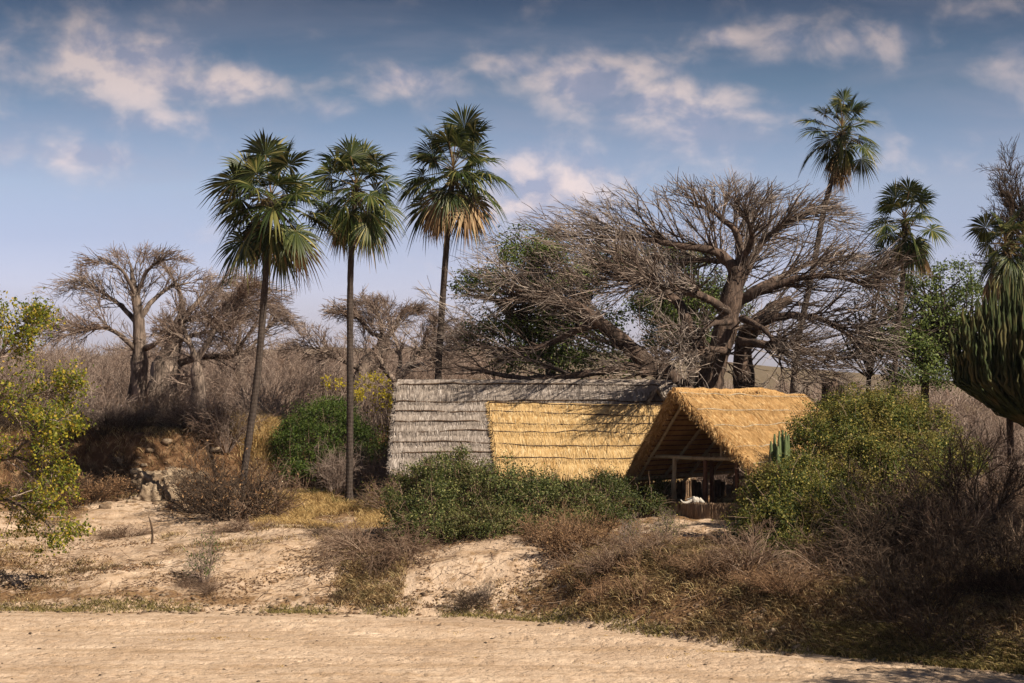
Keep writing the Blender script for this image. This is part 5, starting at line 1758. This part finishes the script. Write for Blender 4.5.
# ------------------------------------------------------------------ masses nobody could count
def brush_mass(name, pts, scales, mat_, seed, per=(26, 90, 0), h=2.4, r=.020, spread=.6, label=None, arch=-.01):
    """many leafless shrubs as one mass"""
    g = np.random.default_rng(seed)
    n = len(pts)
    n0 = per[0]
    a = g.uniform(0, 2 * np.pi, (n, n0)); s = g.uniform(.05, 1, (n, n0)) ** .7 * spread
    D = np.stack([np.cos(a) * s, np.sin(a) * s, np.ones_like(a)], -1).reshape(-1, 3)
    S = np.repeat(pts, n0, 0) + np.stack([np.cos(a) * .4 * s, np.sin(a) * .4 * s, a * 0 - .1], -1).reshape(-1, 3)
    L = np.repeat(scales, n0) * g.uniform(.55, 1.15, n * n0) * h
    P, R = grow(g, S, D, L, np.full(n * n0, r), 5, .13, (0, 0, arch), .45)
    mb = MB(); tubes(mb, P, R, 3)
    S, D, L1, R_ = spawn(g, P, R, L, n * per[1], .15, 1, .3, .9, .35, .7, .7, None, 0, r * .6)
    P1, R1 = grow(g, S, D, L1, R_, 4, .16, (0, 0, arch), .5); tubes(mb, P1, R1, 3)
    if per[2]:
        S, D, L2, R_ = spawn(g, P1, R1, L1, n * per[2], .15, 1, .3, .9, .4, .8, .8, None, 0, r * .5)
        P2, R2 = grow(g, S, D, L2, R_, 3, .16, (0, 0, arch), .6); tubes(mb, P2, R2, 3)
    o = mb.build(name, mat_)
    return tag(o, label, 'brush', kind='stuff')


def scatter(g, n, px0, px1, d0, d1):
    d = d0 + (d1 - d0) * g.uniform(0, 1, n) ** 1.0
    x = (g.uniform(px0, px1, n) - 512) / F * d
    return np.stack([x, d, terrain(x, d)], -1)


g = np.random.default_rng(900)
pts = scatter(g, 620, -140, 470, 103, 175)
_px = pts[:, 0] / pts[:, 1] * F + 512
pts = pts[~((_px > 100) & (_px < 255) & (pts[:, 1] < 116) & (g.uniform(0, 1, len(pts)) < .92))]
brush_mass('dry_brush', pts, g.uniform(.7, 1.25, len(pts)), TWIG_GREY, 901, (22, 80, 90), 2.3, .022, .75, 'grey-brown leafless scrub covering the rise behind the terrace')
pts = scatter(g, 420, -200, 1300, 175, 420)
brush_mass('far_scrub', pts, g.uniform(.8, 1.5, len(pts)), TWIG_GREY, 902, (20, 90, 0), 2.8, .05, .9, 'faded far scrub on the skyline behind everything')
pts = scatter(g, 210, 690, 1060, 93, 118)
brush_mass('thorn_scrub', pts, g.uniform(.8, 1.3, len(pts)), TWIG_GREY, 903, (22, 80, 110), 2.3, .018, .8, 'grey thorny scrub behind the shelter roof and the olive bush')
pts = scatter(g, 60, 890, 1100, 62, 78)
brush_mass('shaded_scrub', pts, g.uniform(.7, 1.2, len(pts)), TWIG_DRY, 904, (24, 90, 150), 1.6, .013, .9, 'tangled brown undergrowth in the shade at the right edge')
pts = scatter(g, 120, -20, 250, 92, 103)
pts = pts[~((pts[:, 0] / pts[:, 1] * F + 512 > 128) & (pts[:, 0] / pts[:, 1] * F + 512 < 196) & (pts[:, 1] < 97.5))]
brush_mass('terrace_scrub', pts, g.uniform(.6, 1.1, len(pts)), TWIG_DARK, 905, (24, 80, 130), 1.3, .014, 1.0, 'rusty dead scrub clinging to the eroded terrace')


def blades(name, S, h, w, lean, mat_, label, cat, seed, bend=.6):
    g = np.random.default_rng(seed)
    n = len(S)
    a = g.uniform(0, 2 * np.pi, n)
    D = np.stack([np.cos(a) * lean, np.sin(a) * lean, np.ones(n)], -1)
    D = nrm(D * np.array([1, 1, 1]) + g.normal(0, .15, (n, 3)))
    H = h * g.uniform(.5, 1.3, n)[:, None]
    side = nrm(np.cross(D, g.normal(size=(n, 3)))) * w * g.uniform(.6, 1.4, n)[:, None]
    P1 = S + D * H * .55
    out = np.stack([np.cos(a), np.sin(a), 0 * a], -1)
    P2 = S + D * H * .85 + out * H * .28 * bend + np.array([0, 0, -1]) * H * .15 * bend
    V = np.stack([S - side, S + side, P1 + side * .8, P1 - side * .8, P2 + side * .15, P2 - side * .15], 1)
    b = np.arange(n)[:, None] * 6
    mb = MB().add(V, np.concatenate([b + np.array([[0, 1, 2, 3]]), b + np.array([[3, 2, 4, 5]])]))
    o = mb.build(name, mat_)
    return tag(o, label, cat, kind='stuff')


def tufts(g, C, per, rad):
    n = len(C)
    S = np.repeat(C, per, 0)
    S[:, :2] += g.normal(0, rad, (n * per, 2))
    S[:, 2] = terrain(S[:, 0], S[:, 1]) - .02
    return S


g = np.random.default_rng(940)
x = g.uniform(10.0, 22, 80); y = foot(x) + g.uniform(.9, 7.0, 80)
pts = np.stack([x, y, terrain(x, y)], -1)
brush_mass('bank_scrub', pts, g.uniform(.5, 1.2, len(pts)), TWIG_DARK, 906, (18, 60, 90), 1.2, .016, 1.1, 'dark dead scrub matted over the right bank', -.05)
x = g.uniform(1.5, 10, 24); y = foot(x) + g.uniform(.8, 8.0, 24)
ok_ = ~((np.abs(x - 7.0) < 1.8) & (y > 69.5)); x, y = x[ok_], y[ok_]
pts = np.stack([x, y, terrain(x, y)], -1)
brush_mass('slope_scrub', pts, g.uniform(.5, 1.1, len(pts)), TWIG_RUST, 907, (18, 60, 90), .8, .014, 1.1, 'rusty dead scrub matted over the middle of the bank', -.05)

g = np.random.default_rng(950)
# straw-coloured grass round the straight palm
C = scatter(g, 2300, 255, 412, 84, 101)
C = C[fbm(C[:, 0] * .5, C[:, 1] * .5, 2, 3) > -.1]
blades('straw_grass', tufts(g, C, 26, .14), .38, .010, .5, GR_STRAW, 'straw-yellow grass around the straight palm and the round green shrub', 'grass', 951)
C = scatter(g, 60, 262, 400, 90, 97)
blades('green_grass', tufts(g, C, 26, .14), .40, .013, .35, GR_GREEN, 'patches of greener grass between the two left palms', 'grass', 952)
# tall golden grass behind the bent palm
C = scatter(g, 240, 236, 275, 98, 108)
blades('golden_grass', tufts(g, C, 30, .14), .95, .014, .3, GR_STRAW, 'tall golden grass behind the bent palm', 'grass', 953)
# line of grass along the foot of the bank
x = g.uniform(-26, 24, 1500); y = foot(x) + g.normal(.35, .28, len(x)); C = np.stack([x, y, 0 * x], -1)
C = C[vnoise(C[:, 0] * .7, C[:, 1] * 0, 5) > -.28]
blades('edge_grass', tufts(g, C, 16, .13), .17, .011, .6, GR_GREEN, 'thin line of yellow-green grass where the sand meets the bank', 'grass', 954)
x = np.concatenate([g.normal(-9.0, 1.0, 14), g.normal(5.4, .7, 14), g.uniform(-16, 12, 26)]); y = np.concatenate([g.normal(61.5, .25, 14), g.normal(57.6, .25, 14), g.uniform(54, 66, 26)])
ok_ = y < foot(x) - .4; C = np.stack([x, y, 0 * x], -1)[ok_]
blades('sand_grass', tufts(g, C, 14, .10), .10, .010, .9, GR_STRAW, 'sparse dry tufts flattened on the river sand', 'grass', 960)
# brown grass all over the right bank
x = g.uniform(2.0, 22, 4200); t_ = g.uniform(.2, 9, 4200); C = np.stack([x, foot(x) + t_, 0 * x], -1)
keep = (fbm(C[:, 0] * .6, C[:, 1] * .6, 3, 8) > -.16) & ~((np.abs(C[:, 0] - 7.2) < 1.6) & (np.abs(C[:, 1] - 75.5) < 2.0))
blades('brown_grass', tufts(g, C[keep], 16, .15), .42, .011, .75, GR_BROWN, 'brown matted grass hanging over the right bank', 'grass', 955, 1.0)
x = g.uniform(9.0, 22, 900); t_ = g.uniform(.1, 1.6, 900); C = np.stack([x, foot(x) + t_, 0 * x], -1)
blades('fringe_grass', tufts(g, C, 22, .15), .36, .012, .7, GR_GREEN, 'olive grass fringe above the sand at the right', 'grass', 956, 1.0)
# dry tufts on the left bank and around the centre scar
x = g.uniform(-22, 3, 2600); t_ = g.uniform(.6, 24, 2600); C = np.stack([x, foot(x) + t_, 0 * x], -1)
C = C[(fbm(C[:, 0] * .35, C[:, 1] * .35, 3, 61) > .17)]
blades('dry_grass', tufts(g, C, 16, .17), .24, .011, .7, GR_BROWN, 'low dry grass in patches on the sandy left bank', 'grass', 957)
x = g.uniform(-6.2, -3.9, 520); t_ = g.uniform(.8, 8, 520); C = np.stack([x, foot(x) + t_, 0 * x], -1)
blades('slope_grass', tufts(g, C, 16, .16), .34, .011, .8, GR_BROWN, 'matted brown grass on the slope below the tangled shrub', 'grass', 958)
x = g.uniform(-27, -12, 1400); C = np.stack([x, g.uniform(94, 104, 1400), 0 * x], -1)
blades('terrace_grass', tufts(g, C, 14, .16), .42, .013, .6, GR_BROWN, 'brown grass on the eroded terrace', 'grass', 959)


def litter():
    g = np.random.default_rng(960)
    n = 42000
    x = g.uniform(-26, 24, n); t_ = g.gamma(2.0, 3.4, n); y = foot(x) + t_ + .1
    wl = 1 - sstep(-7.5, -2.5, x)
    keepp = (fbm(x * .5, y * .5, 3, 61) + .30 * (1 - wl) - .10 * wl) > 0.0
    keepp &= ~(np.exp(-((x + 1.2) / 2.2) ** 2 - ((y - 71) / 2.2) ** 2) > .35 + .3 * g.uniform(0, 1, n))
    keepp &= ~((np.abs(x - 7.2) < 1.6) & (np.abs(y - 75.5) < 2.0))
    x, y = x[keepp], y[keepp]
    P = np.stack([x, y, terrain(x, y) + .02], -1)
    m = MB(); leaves(m, g, P, g.normal(0, .45, P.shape) + [0, 0, 1], .10, .6)
    tag(m.build('leaf_litter', L_LITTER), 'fallen brown leaves strewn over the bank', 'litter', kind='stuff')
    # sticks
    n = 2600
    x = g.uniform(-24, 22, n); y = foot(x) + g.gamma(2, 3.2, n)
    S = np.stack([x, y, terrain(x, y) + .03], -1)
    D = g.normal(size=(n, 3)) * [1, 1, .12]
    P, R = grow(g, S, D, g.uniform(.2, .9, n), np.full(n, .013), 4, .14, (0, 0, -.01), .5)
    m = MB(); tubes(m, P, R, 3)
    tag(m.build('fallen_sticks', TWIG_DRY), 'fallen sticks scattered over the bank', 'sticks', kind='stuff')
    # bits on the river bed: dung, pebbles, chips of bark
    n = 260
    y = 50 + 19 * g.uniform(0, 1, n) ** 1.2; x = (g.uniform(-40, 1080, n) - 512) / F * y
    ok = y < foot(x) - .2
    x, y = x[ok], y[ok]
    m = MB()
    for a_, b_ in zip(x, y):
        s = .012 + .05 * g.uniform(0, 1) ** 3
        V, q = blob(g, (a_, b_, gz(a_, b_) + s * .25), (s * 1.3, s, s * .6), 0, .2); m.add(V, q)
    tag(m.build('bed_debris', BARK_DARK), 'small dark bits of dung and bark on the river sand', 'debris', kind='stuff')
    # clods where the bed meets the bank, and stones of the bank
    n = 700
    x = g.uniform(-24, 22, n); y = foot(x) + g.normal(.5, .9, n)
    m = MB()
    for a_, b_ in zip(x, y):
        s = g.uniform(.03, .11)
        V, q = blob(g, (a_, b_, gz(a_, b_) + s * .2), (s * 1.3, s, s * .7), 0, .25); m.add(V, q)
    tag(m.build('edge_clods', ROCK), 'small clods and stones along the foot of the bank', 'stones', kind='stuff')


litter()

# ------------------------------------------------------------------ rocks of the terrace
def rocks():
    g = np.random.default_rng(970)
    G = 'pale rocks in the eroded terrace'
    data = [(152, 503, 94.0, .66, .62, .85, 'pale upright rock block, left of the tallest ones in the terrace'),
            (171, 501, 94.2, .62, .55, .9, 'pale square rock block at the middle of the terrace foot'),
            (181, 506, 94.6, .38, .45, .75, 'narrow pale rock at the right end of the terrace foot'),
            (150, 482, 95.0, .80, .6, .5, 'pale rock ledge stacked over the left block of the terrace'),
            (176, 480, 95.4, .80, .6, .55, 'rusty rock ledge stacked over the square block of the terrace'),
            (196, 482, 96.3, .60, .6, .5, 'rock shoulder right of the stacked ledges, half under dead scrub'),
            (120, 518, 93.0, .95, .6, .28, 'flat pale rock shelf at the left foot of the terrace'),
            (134, 506, 94.0, .45, .4, .42, 'small pale rock between the flat shelf and the upright block'),
            (130, 462, 97.3, .7, .5, .3, 'low rock lip high on the terrace below the leftmost baobab')]
    for px, row, d, rx, ry, rz, lab in data:
        c = at(px, row, d)
        V, q = blob(g, c, (rx, ry, rz), 3, .24, 2.2)
        o = MB().add(V, q)
        solo(o, 'boulder', ROCK, (c[0], c[1], c[2] - rz), lab, 'rock', G)
    n = 120
    m = MB()
    px = g.normal(160, 34, n); d = g.uniform(91, 98, n); x = (px - 512) / F * d
    for a_, b_ in zip(x, d):
        q_ = .05 + .22 * g.uniform(0, 1) ** 3
        V, q = blob(g, (a_, b_, gz(a_, b_) + q_ * .2), (q_ * 1.3, q_, q_ * .7), 1, .25, 2); m.add(V, q)
    tag(m.build('rock_rubble', ROCK), 'broken rubble at the foot of the terrace rocks', 'rubble', kind='stuff')
    # short dead stump on the sand
    p = ground_at(152, 80)
    m = MB(); P, R = smooth_line([p - [0, 0, .1], p + [.02, 0, .45], p + [-.05, 0, .85], p + [-.14, 0, 1.1]], [.05, .045, .04, .015], 10)
    tubes(m, P[None], R[None], 7, caps=True)
    solo(m, 'dead_stake', WOOD_DARK, p, 'thin dead upright stake on the sand in front of the pale rocks', 'stake')


rocks()


# ------------------------------------------------------------------ trees out of frame on the right that shade the bank
def shade_tree(x, y, h, rad, label, seed):
    g = np.random.default_rng(seed)
    p = np.array([x, y, gz(x, y)])
    lobes = []
    for k in range(9):
        a = k / 9 * 2 * np.pi + g.uniform(-.3, .3); r = rad * g.uniform(.35, .65)
        lobes.append([x + r * math.cos(a), y + r * math.sin(a), p[2] + h * g.uniform(.62, .85), rad * .42, rad * .42, rad * .3])
    ends = np.array([[x + g.normal(0, .2), y + g.normal(0, .2), p[2] + h * f] for f in np.linspace(.35, .7, 10)])
    t = leafy('acacia_tree', label, 'tree', p, lobes, 900, 16, .16, G_DARK, BARK_DARK, seed, .25, 'acacias beyond the right edge', 200, trunk=ends, foliage='crown', stemr=.05)
    P, R = smooth_line([p - [0, 0, .2], p + [.1, .1, h * .3], p + [0, 0, h * .6], p + [.1, 0, h * .8]], [.35, .26, .18, .08], 16)
    m = MB(); tubes(m, P[None], R[None], 10, caps=True); m.build('trunk', BARK_DARK, t)


shade_tree(20.2, 54.0, 9.5, 4.9, 'broad acacia standing right of the shaded thicket', 981)
shade_tree(22.2, 60.5, 13.0, 5.2, 'tall acacia behind the broad one on the right bank', 983)
shade_tree(20.0, 45.0, 11.0, 4.4, 'lower acacia nearest the camera on the right bank', 982)

def build_haze():
    m = bpy.data.materials.new('air')
    m.use_nodes = True
    w = NT(m.node_tree)
    out = w.n('ShaderNodeOutputMaterial'); v = w.n('ShaderNodeVolumePrincipled')
    v.inputs['Color'].default_value = (0.80, 0.86, 1.0, 1)
    v.inputs['Density'].default_value = HAZE
    w.t.links.new(v.outputs[0], out.inputs['Volume'])
    x0, x1, y0, y1, z0, z1 = -7000, 7000, -900, 12500, -3.0, 190.0
    V = [(x, y, z) for x in (x0, x1) for y in (y0, y1) for z in (z0, z1)]
    Q = [(0, 1, 3, 2), (4, 6, 7, 5), (0, 4, 5, 1), (2, 3, 7, 6), (0, 2, 6, 4), (1, 5, 7, 3)]
    o = MB().add(V, Q).build('haze', m, smooth=False)
    tag(o, 'thin pale air over the far country', 'haze', kind='stuff')


HAZE = 0.00005
build_haze()

for o in bpy.data.objects:
    if '_o' in o:
        del o['_o']
